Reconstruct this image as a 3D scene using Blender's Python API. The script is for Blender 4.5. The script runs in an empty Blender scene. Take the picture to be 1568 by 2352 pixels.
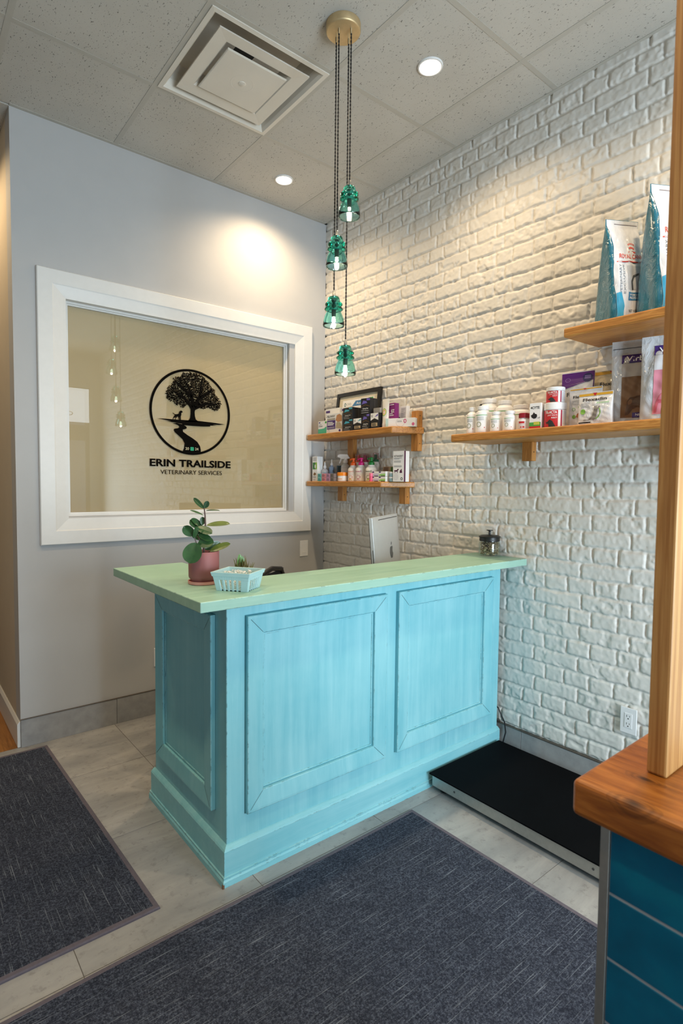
import bpy, bmesh, math, random
import numpy as np
from mathutils import Vector, Matrix
random.seed(7)
rng = np.random.default_rng(11)
PI = math.pi
sc = bpy.context.scene
COL = sc.collection

# ------------------------------------------------------------------ camera
H = 3.336                                   # ceiling height
cam_data = bpy.data.cameras.new('camera')
cam = bpy.data.objects.new('camera', cam_data)
COL.objects.link(cam)
_r = Vector((0.77728, -0.62907, 0.0103)); _f = Vector((0.6287, 0.77599, -0.05075))
_r.normalize(); _f.normalize(); _u = _r.cross(_f).normalized(); _r = _f.cross(_u).normalized()
cam.matrix_world = Matrix(((_r.x, _u.x, -_f.x, -2.54375), (_r.y, _u.y, -_f.y, -3.35366),
                           (_r.z, _u.z, -_f.z, 1.43549), (0, 0, 0, 1)))
cam_data.sensor_fit = 'HORIZONTAL'; cam_data.sensor_width = 36.0
cam_data.lens = 36.0 * 1279.6 / 1568.0
cam_data.clip_start = 0.05
cam_data.dof.use_dof = True; cam_data.dof.focus_distance = 2.9; cam_data.dof.aperture_fstop = 10.0
sc.camera = cam

# ------------------------------------------------------------------ view, world, daylight
sc.view_settings.view_transform = 'Standard'; sc.view_settings.look = 'None'
sc.view_settings.gamma = 1.0; sc.view_settings.use_curve_mapping = False
sc.view_settings.exposure = 0.35
sc.cycles.caustics_reflective = False; sc.cycles.caustics_refractive = False
sc.cycles.max_bounces = 10; sc.cycles.diffuse_bounces = 5; sc.cycles.transparent_max_bounces = 16
sc.cycles.sample_clamp_indirect = 4.0
w = bpy.data.worlds.new('world'); sc.world = w; w.use_nodes = True
w.node_tree.nodes['Background'].inputs[0].default_value = (0.55, 0.72, 1.0, 1)
w.node_tree.nodes['Background'].inputs[1].default_value = 0.35

def area(name, loc, rot, sx, sy, power, color):
    l = bpy.data.lights.new(name, 'AREA'); l.shape = 'RECTANGLE'; l.size = sx; l.size_y = sy
    l.energy = power; l.color = color
    o = bpy.data.objects.new(name, l); o.location = loc; o.rotation_euler = rot; COL.objects.link(o)
    return o
# daylight through the street front behind the photographer (transom row and main glazing)
area('daylight_transom', (-1.02, -5.50, 2.56), (math.radians(90), 0, 0), 1.66, 0.50, 8, (0.80, 0.91, 1.0))
area('daylight_glazing', (-1.22, -5.50, 1.17), (math.radians(90), 0, 0), 1.46, 1.70, 132, (0.74, 0.89, 1.0))
DOWNLIGHT_W = 54.0; PENDANT_E = 26.0; WARM = (1.0, 0.74, 0.45)

# ------------------------------------------------------------------ helpers
def S(r, g, b):
    f = lambda c: ((c / 255 + 0.055) / 1.055) ** 2.4 if c / 255 > 0.04045 else c / 255 / 12.92
    return (f(r), f(g), f(b), 1.0)

def tag(o, label=None, cat=None, group=None, kind=None):
    if label: o['label'] = label
    if cat: o['category'] = cat
    if group: o['group'] = group
    if kind: o['kind'] = kind
    return o

def thing(name, label, cat, loc=(0, 0, 0), rz=0.0, group=None):
    o = bpy.data.objects.new(name, None); o.empty_display_size = 0.05
    o.location = loc; o.rotation_euler = (0, 0, rz); COL.objects.link(o)
    return tag(o, label, cat, group)

class MB:
    def __init__(s): s.v = []; s.f = []
    def add(s, vs, fs):
        n = len(s.v); s.v.extend([tuple(p) for p in vs]); s.f.extend([tuple(i + n for i in f) for f in fs]); return s
    def box(s, x0, x1, y0, y1, z0, z1):
        return s.add([(x0,y0,z0),(x1,y0,z0),(x1,y1,z0),(x0,y1,z0),(x0,y0,z1),(x1,y0,z1),(x1,y1,z1),(x0,y1,z1)],
                     [(3,2,1,0),(4,5,6,7),(0,1,5,4),(1,2,6,5),(2,3,7,6),(3,0,4,7)])
    def frustum(s, b, t, z0, z1):
        # b, t = (x0,x1,y0,y1)
        return s.add([(b[0],b[2],z0),(b[1],b[2],z0),(b[1],b[3],z0),(b[0],b[3],z0),(t[0],t[2],z1),(t[1],t[2],z1),(t[1],t[3],z1),(t[0],t[3],z1)],
                     [(3,2,1,0),(4,5,6,7),(0,1,5,4),(1,2,6,5),(2,3,7,6),(3,0,4,7)])
    def prism(s, pts, z0, z1):
        n = len(pts)
        vs = [(x, y, z0) for x, y in pts] + [(x, y, z1) for x, y in pts]
        return s.add(vs, [tuple(range(n))[::-1], tuple(range(n, 2*n))] + [(i, (i+1) % n, n + (i+1) % n, n + i) for i in range(n)])
    def lathe(s, prof, seg=32, c=(0, 0, 0), close=False, cap=True):
        n = len(prof); vs = []; fs = []
        for i in range(seg):
            a = 2*PI*i/seg
            for r, z in prof: vs.append((c[0] + r*math.cos(a), c[1] + r*math.sin(a), c[2] + z))
        for i in range(seg):
            j = (i+1) % seg
            for k in range(n if close else n-1):
                m = (k+1) % n
                fs.append((i*n+k, j*n+k, j*n+m, i*n+m))
        if not close and cap:
            if prof[0][0] > 1e-6: fs.append(tuple(i*n for i in range(seg))[::-1])
            if prof[-1][0] > 1e-6: fs.append(tuple(i*n+n-1 for i in range(seg)))
        return s.add(vs, fs)
    def tube(s, pts, r, seg=8):
        pts = [Vector(p) for p in pts]; n = len(pts); vs = []; fs = []
        ref = Vector((0.31, 0.52, 0.79))
        for i, p in enumerate(pts):
            t = (pts[min(i+1, n-1)] - pts[max(i-1, 0)]).normalized()
            a = t.cross(ref).normalized(); b = t.cross(a)
            rr = r[i] if isinstance(r, (list, tuple)) else r
            for k in range(seg):
                q = p + (a*math.cos(2*PI*k/seg) + b*math.sin(2*PI*k/seg))*rr
                vs.append(q[:])
        for i in range(n-1):
            for k in range(seg):
                m = (k+1) % seg
                fs.append((i*seg+k, i*seg+m, (i+1)*seg+m, (i+1)*seg+k))
        fs.append(tuple(range(seg))[::-1]); fs.append(tuple((n-1)*seg+k for k in range(seg)))
        return s.add(vs, fs)
    def grid(s, fn, nu, nv):
        vs = [fn(i/nu, j/nv) for j in range(nv+1) for i in range(nu+1)]
        fs = [(j*(nu+1)+i, j*(nu+1)+i+1, (j+1)*(nu+1)+i+1, (j+1)*(nu+1)+i) for j in range(nv) for i in range(nu)]
        return s.add(vs, fs)
    def build(s, name, m, parent=None, smooth=False, bevel=0.0, seg=2, loc=None, fix=True):
        me = bpy.data.meshes.new(name); me.from_pydata(s.v, [], s.f)
        if fix:
            bm = bmesh.new(); bm.from_mesh(me)
            bmesh.ops.remove_doubles(bm, verts=bm.verts, dist=1e-6)
            bmesh.ops.recalc_face_normals(bm, faces=bm.faces)
            bm.to_mesh(me); bm.free()
        if smooth:
            me.polygons.foreach_set('use_smooth', [True]*len(me.polygons))
            try: me.set_sharp_from_angle(angle=math.radians(40))
            except Exception: pass
        me.materials.append(m); me.update()
        o = bpy.data.objects.new(name, me); COL.objects.link(o)
        if parent: o.parent = parent
        if loc: o.location = loc
        if bevel:
            b = o.modifiers.new('bevel', 'BEVEL'); b.width = bevel; b.segments = seg; b.limit_method = 'ANGLE'
            b.angle_limit = math.radians(35)
        return o

_txt = {}
def text_mesh(s, bold=0.0):
    key = (s, bold)
    if key not in _txt:
        cu = bpy.data.curves.new('lettering', 'FONT'); cu.body = s; cu.size = 1.0; cu.offset = bold; cu.resolution_u = 3
        cu.align_x = 'LEFT'; cu.fill_mode = 'BOTH'; cu.dimensions = '2D'
        ob = bpy.data.objects.new('lettering', cu); COL.objects.link(ob)
        dg = bpy.context.evaluated_depsgraph_get()
        me = bpy.data.meshes.new_from_object(ob.evaluated_get(dg))
        vs = [v.co[:] for v in me.vertices]; fs = [tuple(p.vertices) for p in me.polygons]
        bpy.data.objects.remove(ob); bpy.data.curves.remove(cu); bpy.data.meshes.remove(me)
        x0 = min(v[0] for v in vs); x1 = max(v[0] for v in vs); y0 = min(v[1] for v in vs); y1 = max(v[1] for v in vs)
        _txt[key] = ([((v[0]-x0)/(x1-x0), (v[1]-y0)/(y1-y0)) for v in vs], fs)
    return _txt[key]

def lettering(s, m, parent, fn, x0, x1, z0, z1, bold=0.0, name='lettering', mb=None):
    """text stretched to the rectangle x0..x1, z0..z1 and laid on the surface fn(x, z)"""
    vs, fs = text_mesh(s, bold)
    b = mb or MB()
    b.add([fn(x0 + u*(x1-x0), z0 + v*(z1-z0)) for u, v in vs], fs)
    if mb is None: return b.build(name, m, parent, fix=False)

def poly(mb, pts, fn, sub=0):
    """polygon (ear-clipped, then subdivided sub times for curved surfaces) laid on surface fn"""
    from mathutils.geometry import tessellate_polygon
    tris = [tuple(t) for t in tessellate_polygon([[Vector((x, z, 0)) for x, z in pts]])]
    V = [tuple(p) for p in pts]
    for _ in range(sub):
        mid = {}; out = []
        def m_(a, b):
            k = (min(a, b), max(a, b))
            if k not in mid: V.append(((V[a][0]+V[b][0])/2, (V[a][1]+V[b][1])/2)); mid[k] = len(V)-1
            return mid[k]
        for a, b, c in tris:
            p, q, r = m_(a, b), m_(b, c), m_(c, a); out += [(a, p, r), (p, b, q), (r, q, c), (p, q, r)]
        tris = out
    mb.add([fn(x, z) for x, z in V], tris)
def disc(mb, cx, cz, rx, rz, fn, seg=20, inner=0.0, sub=0):
    if inner <= 0: poly(mb, [(cx + rx*math.cos(2*PI*i/seg), cz + rz*math.sin(2*PI*i/seg)) for i in range(seg)], fn, sub)
    else:
        vs = []
        for i in range(seg):
            a = 2*PI*i/seg
            vs += [fn(cx + rx*math.cos(a), cz + rz*math.sin(a)), fn(cx + rx*inner*math.cos(a), cz + rz*inner*math.sin(a))]
        mb.add(vs, [(2*i, 2*((i+1) % seg), 2*((i+1) % seg)+1, 2*i+1) for i in range(seg)])

# ------------------------------------------------------------------ materials
class NT:
    def __init__(s, name):
        s.m = bpy.data.materials.new(name); s.m.use_nodes = True; s.t = s.m.node_tree
        s.b = s.t.nodes['Principled BSDF']; s.out = s.t.nodes['Material Output']
        s.tc = s.t.nodes.new('ShaderNodeTexCoord')
    def n(s, t, **k):
        nd = s.t.nodes.new(t)
        for a, v in k.items(): setattr(nd, a, v)
        return nd
    def l(s, a, b): s.t.links.new(a, b)
    def mapping(s, scale, coord='Object'):
        mp = s.n('ShaderNodeMapping'); mp.inputs['Scale'].default_value = scale
        s.l(s.tc.outputs[coord], mp.inputs['Vector']); return mp.outputs[0]
    def noise(s, scale, vec=None, detail=4, rough=0.55, dist=0.0):
        nd = s.n('ShaderNodeTexNoise'); nd.inputs['Scale'].default_value = scale; nd.inputs['Detail'].default_value = detail
        nd.inputs['Roughness'].default_value = rough; nd.inputs['Distortion'].default_value = dist
        s.l(vec if vec is not None else s.tc.outputs['Object'], nd.inputs['Vector']); return nd.outputs['Fac']
    def ramp(s, fac, stops):
        r = s.n('ShaderNodeValToRGB'); e = r.color_ramp.elements
        while len(e) > 1: e.remove(e[0])
        e[0].position = stops[0][0]; e[0].color = stops[0][1]
        for p, c in stops[1:]:
            q = e.new(p); q.color = c
        s.l(fac, r.inputs[0]); return r.outputs[0]
    def mix(s, fac, a, b, mode='MIX'):
        x = s.n('ShaderNodeMix', data_type='RGBA', blend_type=mode)
        for i, v in ((0, fac), (6, a), (7, b)):
            if hasattr(v, 'is_linked') or hasattr(v, 'links'): s.l(v, x.inputs[i])
            else: x.inputs[i].default_value = v
        return x.outputs[2]
    def bump(s, hgt, strength, dist=0.01):
        bp = s.n('ShaderNodeBump'); bp.inputs['Strength'].default_value = strength; bp.inputs['Distance'].default_value = dist
        s.l(hgt, bp.inputs['Height']); s.l(bp.outputs[0], s.b.inputs['Normal']); return bp
    def set(s, **k):
        for a, v in k.items():
            i = s.b.inputs[a]
            if hasattr(v, 'links'): s.l(v, i)
            else: i.default_value = v
        return s

def plain(name, col, rough=0.5, metal=0.0, var=0.06, vs=30.0, bump=0.0, bs=200.0, coat=0.0, spec=0.5, emit=0.0):
    t = NT(name)
    f = t.noise(vs)
    d = tuple(max(0, c*(1-var)) for c in col[:3]) + (1,); l = tuple(min(1, c*(1+var)) for c in col[:3]) + (1,)
    t.set(**{'Base Color': t.ramp(f, [(0.3, d), (0.7, l)]), 'Roughness': rough, 'Metallic': metal, 'Coat Weight': coat, 'Specular IOR Level': spec})
    if emit: t.set(**{'Emission Color': col, 'Emission Strength': emit})
    if bump: t.bump(t.noise(bs, detail=3), bump, 0.002)
    return t.m

def wood(name, c1, c2, c3, scale=(3, 40, 40), rough=0.45, knots=(), ring=6.0):
    t = NT(name)
    v = t.mapping(scale)
    a = t.noise(1.0, v, 5, 0.6, 0.6)
    fine = t.noise(5.0, t.mapping(tuple(q*1.0 for q in scale)), 3, 0.6, 0.2)
    wv = t.n('ShaderNodeMath', operation='MULTIPLY'); t.l(a, wv.inputs[0]); wv.inputs[1].default_value = ring
    fr = t.n('ShaderNodeMath', operation='PINGPONG'); t.l(wv.outputs[0], fr.inputs[0]); fr.inputs[1].default_value = 0.5
    dbl = t.n('ShaderNodeMath', operation='MULTIPLY'); t.l(fr.outputs[0], dbl.inputs[0]); dbl.inputs[1].default_value = 2.0
    col = t.ramp(dbl.outputs[0], [(0.0, c1), (0.55, c2), (1.0, c3)])
    col = t.mix(0.35, col, t.ramp(fine, [(0.35, c1), (0.7, c3)]))
    for (kx, ky, kz, kr) in knots:
        vm = t.n('ShaderNodeVectorMath', operation='SUBTRACT'); t.l(t.tc.outputs['Object'], vm.inputs[0]); vm.inputs[1].default_value = (kx, ky, kz)
        sm = t.n('ShaderNodeVectorMath', operation='MULTIPLY'); t.l(vm.outputs[0], sm.inputs[0]); sm.inputs[1].default_value = (1.0, 0.5, 1.0)
        ln = t.n('ShaderNodeVectorMath', operation='LENGTH'); t.l(sm.outputs[0], ln.inputs[0])
        ad = t.n('ShaderNodeMath', operation='MULTIPLY_ADD'); t.l(fine, ad.inputs[0]); ad.inputs[1].default_value = 0.008; t.l(ln.outputs['Value'], ad.inputs[2])
        dv = t.n('ShaderNodeMath', operation='DIVIDE'); t.l(ad.outputs[0], dv.inputs[0]); dv.inputs[1].default_value = kr
        g = t.ramp(dv.outputs[0], [(0.3, (1, 1, 1, 1)), (0.5, (0.5, 0.5, 0.5, 1)), (0.6, (0.15, 0.15, 0.15, 1)), (0.72, (0.5, 0.5, 0.5, 1)), (0.85, (0.12, 0.12, 0.12, 1)), (1.1, (0.3, 0.3, 0.3, 1)), (1.4, (0, 0, 0, 1))])
        col = t.mix(g, col, tuple(c*0.22 for c in c1[:3]) + (1,))
    t.set(**{'Base Color': col, 'Roughness': rough})
    t.bump(fine, 0.08, 0.001)
    return t.m

def thin_glass(name, tint=(1, 1, 1, 1), gloss=1.0, ior=1.5, rough=0.0):
    t = NT(name); t.t.nodes.remove(t.b)
    tr = t.n('ShaderNodeBsdfTransparent'); tr.inputs[0].default_value = tint
    gl = t.n('ShaderNodeBsdfGlossy'); gl.inputs['Roughness'].default_value = rough; gl.inputs[0].default_value = (gloss, gloss, gloss, 1)
    fr = t.n('ShaderNodeFresnel'); ge = t.n('ShaderNodeNewGeometry'); ma = t.n('ShaderNodeMath', operation='MULTIPLY_ADD')
    t.l(ge.outputs['Backfacing'], ma.inputs[0]); ma.inputs[1].default_value = 1/ior-ior; ma.inputs[2].default_value = ior; t.l(ma.outputs[0], fr.inputs[0])
    mx = t.n('ShaderNodeMixShader'); t.l(fr.outputs[0], mx.inputs[0]); t.l(tr.outputs[0], mx.inputs[1]); t.l(gl.outputs[0], mx.inputs[2])
    t.l(mx.outputs[0], t.out.inputs[0]); return t.m

def emis(name, col, strength):
    t = NT(name); t.set(**{'Base Color': (0.8, 0.8, 0.8, 1), 'Emission Color': col, 'Emission Strength': strength}); return t.m

def paint_desk(name, base, lo, hi, axis):
    """brushed chalk paint: streaks along one axis plus wear"""
    t = NT(name)
    sc_ = {'z': (28, 28, 1.6), 'x': (1.6, 28, 28), 'y': (28, 1.6, 28)}[axis]
    a = t.noise(1.0, t.mapping(sc_), 5, 0.6, 0.3)
    b = t.noise(3.5, None, 4, 0.6)
    col = t.ramp(a, [(0.28, lo), (0.5, base), (0.74, hi)])
    col = t.mix(0.35, col, t.ramp(b, [(0.35, lo), (0.65, hi)]))
    sm = t.n('ShaderNodeMapping'); sm.inputs['Scale'].default_value = tuple(q*3 for q in sc_); t.l(t.tc.outputs['Object'], sm.inputs[0])
    f = t.noise(1.0, sm.outputs[0], 3, 0.7)
    col = t.mix(t.ramp(f, [(0.58, (0, 0, 0, 1)), (0.80, (0.5, 0.5, 0.5, 1))]), col, hi)
    # worn edges: dark undercoat rubbed through along sharp edges
    bv = t.n('ShaderNodeBevel'); bv.samples = 4; bv.inputs['Radius'].default_value = 0.004
    geo = t.n('ShaderNodeNewGeometry')
    dt = t.n('ShaderNodeVectorMath', operation='DOT_PRODUCT'); t.l(bv.outputs[0], dt.inputs[0]); t.l(geo.outputs['Normal'], dt.inputs[1])
    e = t.noise(30.0, None, 5, 0.75)
    ed = t.ramp(dt.outputs['Value'], [(0.95, (1, 1, 1, 1)), (0.999, (0, 0, 0, 1))])
    wear = t.mix(1.0, ed, t.ramp(e, [(0.52, (0, 0, 0, 1)), (0.62, (0.85, 0.85, 0.85, 1))]), 'MULTIPLY')
    e2 = t.noise(9.0, None, 5, 0.7)
    rub = t.mix(1.0, ed, t.ramp(e2, [(0.45, (0, 0, 0, 1)), (0.62, (0.7, 0.7, 0.7, 1))]), 'MULTIPLY')
    col = t.mix(rub, col, S(190, 222, 218))
    col = t.mix(wear, col, S(66, 62, 58))
    t.set(**{'Base Color': col, 'Roughness': t.ramp(a, [(0.3, (0.36, 0.36, 0.36, 1)), (0.7, (0.55, 0.55, 0.55, 1))])})
    t.bump(a, 0.12, 0.002)
    return t.m

M = {}
DB, DL, DH = S(128, 194, 204), S(112, 184, 197), S(150, 206, 214)
M['desk_v'] = paint_desk('turquoise_brushed_vertical', DB, DL, DH, 'z')
M['desk_h'] = paint_desk('turquoise_brushed_across', DB, DL, DH, 'x')
M['desk_d'] = paint_desk('turquoise_brushed_along_end', DB, DL, DH, 'y')
M['desk_top'] = paint_desk('seafoam_worktop_paint', S(148, 188, 170), S(134, 178, 160), S(164, 200, 184), 'x')
M['oak'] = wood('honey_shelf_wood', S(156, 100, 42), S(184, 124, 56), S(202, 146, 76), (30, 2.2, 30), 0.42)
M['oak_v'] = wood('honey_bracket_wood', S(148, 96, 42), S(176, 118, 56), S(194, 138, 74), (30, 30, 2.5), 0.5)
M['cap'] = wood('orange_varnished_wood', S(128, 68, 18), S(156, 90, 28), S(178, 110, 44), (16, 2.0, 16), 0.38, knots=((-0.124, -0.040, 0.955, 0.024), (-0.040, -0.020, 0.960, 0.020)), ring=7)
M['post'] = wood('pale_post_wood', S(150, 100, 48), S(180, 130, 72), S(200, 156, 96), (34, 34, 0.9), 0.5)
M['hall_floor'] = wood('orange_hall_floorboards', S(120, 78, 36), S(150, 100, 50), S(168, 116, 62), (14, 1.5, 14), 0.4)
M['white'] = plain('white_trim_paint', S(222, 222, 220), 0.4, var=0.015)
M['wall'] = plain('grey_wall_paint', S(183, 183, 183), 0.65, var=0.015, vs=8, bump=0.05, bs=400)
M['hallwall'] = plain('hall_wall_paint', S(200, 188, 168), 0.65, var=0.02, vs=8)
M['plastic_w'] = plain('white_plastic', S(232, 232, 232), 0.35, var=0.01)
M['plastic_cream'] = plain('creamy_white_plastic', S(226, 222, 216), 0.32, var=0.01)
M['black'] = plain('black_plastic', S(18, 18, 20), 0.4, var=0.1)
M['rubber'] = plain('black_rubber_sheet', S(7, 8, 11), 0.7, var=0.25, vs=3, bump=0.15, bs=500, spec=0.05)
M['alu'] = plain('brushed_aluminium', S(176, 176, 172), 0.42, 0.85, var=0.06, vs=60)
M['alu_sheet'] = plain('satin_aluminium_shell', S(206, 208, 208), 0.42, 0.45, var=0.02)
M['brass'] = plain('brushed_brass', S(206, 182, 140), 0.5, 0.8, var=0.08)
M['steel'] = plain('nickel_steel', S(190, 186, 178), 0.25, 1.0, var=0.05)
M['cord'] = plain('black_twisted_cloth_cord', S(24, 20, 18), 0.8, var=0.3, vs=300)
M['card_w'] = plain('white_carton_board', S(228, 228, 228), 0.5, var=0.012)
def pc(key, rgb, rough=0.45, **k):
    if key not in M: M[key] = plain(key, S(*rgb), rough, var=k.pop('var', 0.04), **k)
    return M[key]

# ================================================================== the setting
XW = -2.0286            # left end of the rear wall
XL, YF = -5.0, -5.62    # far left wall, street front
GX = [-0.2893 - 0.6096*k for k in range(8)]      # ceiling T-bars running away from the rear wall
GY = [-0.6142 - 0.6096*k for k in range(9)]      # ceiling T-bars along the rear wall
VENT = (GX[2], GX[1], GY[1], GY[0])

def st(o): o['kind'] = 'structure'; return o

# --- ceiling: mineral tiles (fissured) in a flush grid
def ceiling_mat():
    t = NT('fissured_ceiling_tile')
    v = t.mapping((200, 84, 60)); f = t.noise(1.0, v, 2, 0.5, 0.4)
    v2 = t.mapping((230, 230, 230)); f2 = t.noise(1.0, v2, 2)
    sp = t.ramp(f, [(0.65, (0, 0, 0, 1)), (0.70, (0.85, 0.85, 0.85, 1))])
    base = t.ramp(t.noise(3.0), [(0.3, S(184, 180, 171)), (0.7, S(193, 189, 180))])
    col = t.mix(sp, base, S(84, 79, 72))
    col = t.mix(t.ramp(f2, [(0.68, (0, 0, 0, 1)), (0.74, (0.6, 0.6, 0.6, 1))]), col, S(120, 116, 110))
    t.set(**{'Base Color': col, 'Roughness': 0.9}); t.bump(f2, 0.15, 0.003); return t.m
M['tile_c'] = ceiling_mat()
M['tbar'] = plain('ceiling_grid_enamel', S(178, 174, 164), 0.5, var=0.02)
b = MB()
xs = sorted([0.02] + GX + [XL]); ys = sorted([0.0] + GY + [YF]); g = 0.0095
for i in range(len(xs)-1):
    for j in range(len(ys)-1):
        x0, x1, y0, y1 = xs[i], xs[i+1], ys[j], ys[j+1]
        if abs(x0-VENT[0]) < 1e-4 and abs(y0-VENT[2]) < 1e-4: continue
        b.box(x0+g, x1-g, y0+g, y1-g, H+0.004, H+0.018)
ceil = st(b.build('ceiling', M['tile_c'])); tag(ceil, 'suspended ceiling of speckled mineral tiles')
b = MB()
for x in GX: b.box(x-0.012, x+0.012, YF, 0, H+0.002, H+0.03)
for y in GY: b.box(XL, 0.0, y-0.012, y+0.012, H+0.0025, H+0.0305)
b.box(XW, 0, -0.022, 0, H+0.001, H+0.03); b.box(-0.016, 0.03, YF, 0, H+0.001, H+0.03)
b.build('ceiling_grid', M['tbar'], ceil)
b = MB(); b.box(XL, 0.1, YF, 4.2, H+0.14, H+0.2); st(b.build('ceiling', plain('ceiling_deck', S(120, 118, 114), 0.9)))
b = MB(); b.box(-3.4, XW, 0.0, 4.2, H+0.0, H+0.03); st(b.build('ceiling', M['tile_c']))

# --- rear wall with the interior window
WX0, WX1, WZ0, WZ1 = -1.777, -0.318, 1.238, 2.425
b = MB()
b.box(XW, WX0, 0, 0.13, 0, H+0.03); b.box(WX1, 0.0, 0, 0.13, 0, H+0.03); b.box(WX0, WX1, 0, 0.13, 0, WZ0); b.box(WX0, WX1, 0, 0.13, WZ1, H+0.03)
st(b.build('wall_rear', M['wall'], fix=False))
# hallway side of the same wall, and the hallway shell
b = MB(); b.box(XW, XW+0.13, 0.13, 4.2, 0, H+0.03); st(b.build('wall_hall', M['hallwall']))
b = MB(); b.box(-3.4, -3.27, -0.0, 4.2, 0, H+0.03); b.box(-3.4, XW, 4.2, 4.3, 0, H+0.03); st(b.build('wall_hall', M['hallwall']))
b = MB(); b.box(XL, -3.4, 0, 0.13, 0, H+0.03); st(b.build('wall_rear', M['wall']))
b = MB(); b.box(XL-0.1, XL, YF, 0.13, 0, H+0.03); st(b.build('wall_left', M['wall']))

# --- brick faced side wall (relief in the mesh)
def vnoise(y, z, s, seed):
    r = np.random.default_rng(seed); n = 257
    L = r.random((n, n)); a = y*s; c = z*s
    i = np.floor(a).astype(int); j = np.floor(c).astype(int); fa = a-i; fc = c-j
    fa = fa*fa*(3-2*fa); fc = fc*fc*(3-2*fc)
    g = lambda p, q: L[p % n, q % n]
    return (g(i, j)*(1-fa)+g(i+1, j)*fa)*(1-fc) + (g(i, j+1)*(1-fa)+g(i+1, j+1)*fa)*fc - 0.5
def fbm(y, z, s, seed, o=3):
    t = 0; a = 1.0
    for k in range(o): t = t + a*vnoise(y, z, s*2**k, seed+k); a *= 0.5
    return t
def sstep(a, b_, x):
    t = np.clip((x-a)/(b_-a), 0, 1); return t*t*(3-2*t)
ROW, LONG, SHORT = 0.0765, 0.236, 0.118
def brick_height(y, z):
    yw = y + 0.007*fbm(y, z, 11, 1); zw = z + 0.006*fbm(y, z, 9, 5) + 0.004*vnoise(y, z, 40, 9)
    q = (zw - 1.2265)/ROW; row = np.floor(q).astype(int); tz = q - row
    odd = (row % 2 == 0)                        # short headers / long stretchers take turns
    pitch = np.where(odd, SHORT, LONG); ph = np.where(odd, -1.845, -1.787)
    a = (yw - ph)/pitch; idx = np.floor(a).astype(int); ty = a - idx
    jit = lambda r_, i_: ((np.sin(r_*12.9898 + i_*78.233)*43758.5453) % 1.0 - 0.5)
    jl = 0.10*jit(row, idx)*0.118/pitch*1.6; jr = 0.10*jit(row, idx+1)*0.118/pitch*1.6
    left = (ty - jl)*pitch; right = (1 + jr - ty)*pitch
    idx = np.where(left < 0, idx-1, np.where(right < 0, idx+1, idx))
    dy = np.minimum(np.abs(left), np.abs(right)); dz_lo = tz*ROW; dz_hi = (1-tz)*ROW
    en = 0.004*fbm(y, z, 55, 21)
    dy = dy + en; dz_lo = dz_lo + en*1.2; dz_hi = dz_hi + en
    m = sstep(0.001, 0.008, dy)*sstep(0.001, 0.008, dz_lo)*sstep(0.001, 0.011, dz_hi)
    hv = jit(row*3+1, idx*7+2)
    tilt = jit(row*5+3, idx*3+1)*0.003*(ty-0.5) + jit(row+9, idx+4)*0.004*(tz-0.5)
    chip = sstep(0.12, 0.28, fbm(y, z, 26, 33))*0.004*sstep(-0.1, 0.3, jit(row*2, idx*5)+0.2)
    rough = 0.0026*fbm(y, z, 70, 41, 3) + 0.0022*fbm(y, z, 14, 51, 2)
    return m*(0.0098 + 0.003*hv + tilt - chip) + rough
def brick_block(y0, y1, z0, z1, step):
    ny = int((y1-y0)/step)+1; nz = int((z1-z0)/step)+1
    Y, Z = np.meshgrid(np.linspace(y0, y1, ny), np.linspace(z0, z1, nz))
    X = 0.010 - brick_height(Y, Z)
    co = np.stack([X, Y, Z], -1).reshape(-1, 3)
    i = np.arange(ny-1)[None, :] + np.arange(nz-1)[:, None]*ny
    f = np.stack([i, i+ny, i+ny+1, i+1], -1).reshape(-1, 4)      # faces -x
    return co, f
c1, f1 = brick_block(-3.0, 0.0, 0.150, H+0.005, 0.0055)
c2, f2 = brick_block(YF, -3.0, 0.150, H+0.005, 0.011)
co = np.concatenate([c1, c2]); fa = np.concatenate([f1, f2+len(c1)])
me = bpy.data.meshes.new('wall_right')
me.vertices.add(len(co)); me.vertices.foreach_set('co', co.astype(np.float32).ravel())
me.loops.add(fa.size); me.loops.foreach_set('vertex_index', fa.astype(np.int32).ravel())
me.polygons.add(len(fa)); me.polygons.foreach_set('loop_start', np.arange(0, fa.size, 4, dtype=np.int32))
me.polygons.foreach_set('loop_total', np.full(len(fa), 4, np.int32))
me.polygons.foreach_set('use_smooth', np.ones(len(fa), bool))
me.update(calc_edges=True); me.validate()
M['brick'] = plain('white_painted_brick', S(216, 213, 206), 0.55, var=0.02, vs=14, bump=0.12, bs=260)
me.materials.append(M['brick'])
o = bpy.data.objects.new('wall_right', me); COL.objects.link(o); st(o); tag(o, 'white painted brick wall of alternating long and short courses')
b = MB(); b.box(0.012, 0.14, YF, 0.13, 0, H+0.03); st(b.build('wall_right', M['wall']))

# --- street front behind the photographer: piers, header, sill, mullions and panes
b = MB()
b.box(XL, -1.95, YF-0.1, YF, 0, H+0.03); b.box(-0.16, 0.02, YF-0.1, YF, 0, H+0.03)
b.box(-1.95, -0.16, YF-0.1, YF, 2.84, H+0.03); b.box(-1.95, -0.16, YF-0.1, YF, 0, 0.28)
st(b.build('wall_front', M['wall'], fix=False))
M['mull'] = plain('dark_bronze_mullion', S(70, 66, 62), 0.4, 0.5)
M['pane'] = thin_glass('clear_pane')
b = MB()
for x in (-1.95, -1.08, -0.20): b.box(x, x+0.045, YF-0.08, YF-0.0, 0.28, 2.84)
b.box(-1.95, -0.16, YF-0.08, YF, 2.05, 2.28); b.box(-1.95, -0.16, YF-0.08, YF, 0.28, 0.32); b.box(-1.95, -0.16, YF-0.08, YF, 2.80, 2.84)
sf = st(b.build('window_2', M['mull'])); tag(sf, 'glazed street front with dark mullions behind the photographer')
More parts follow.
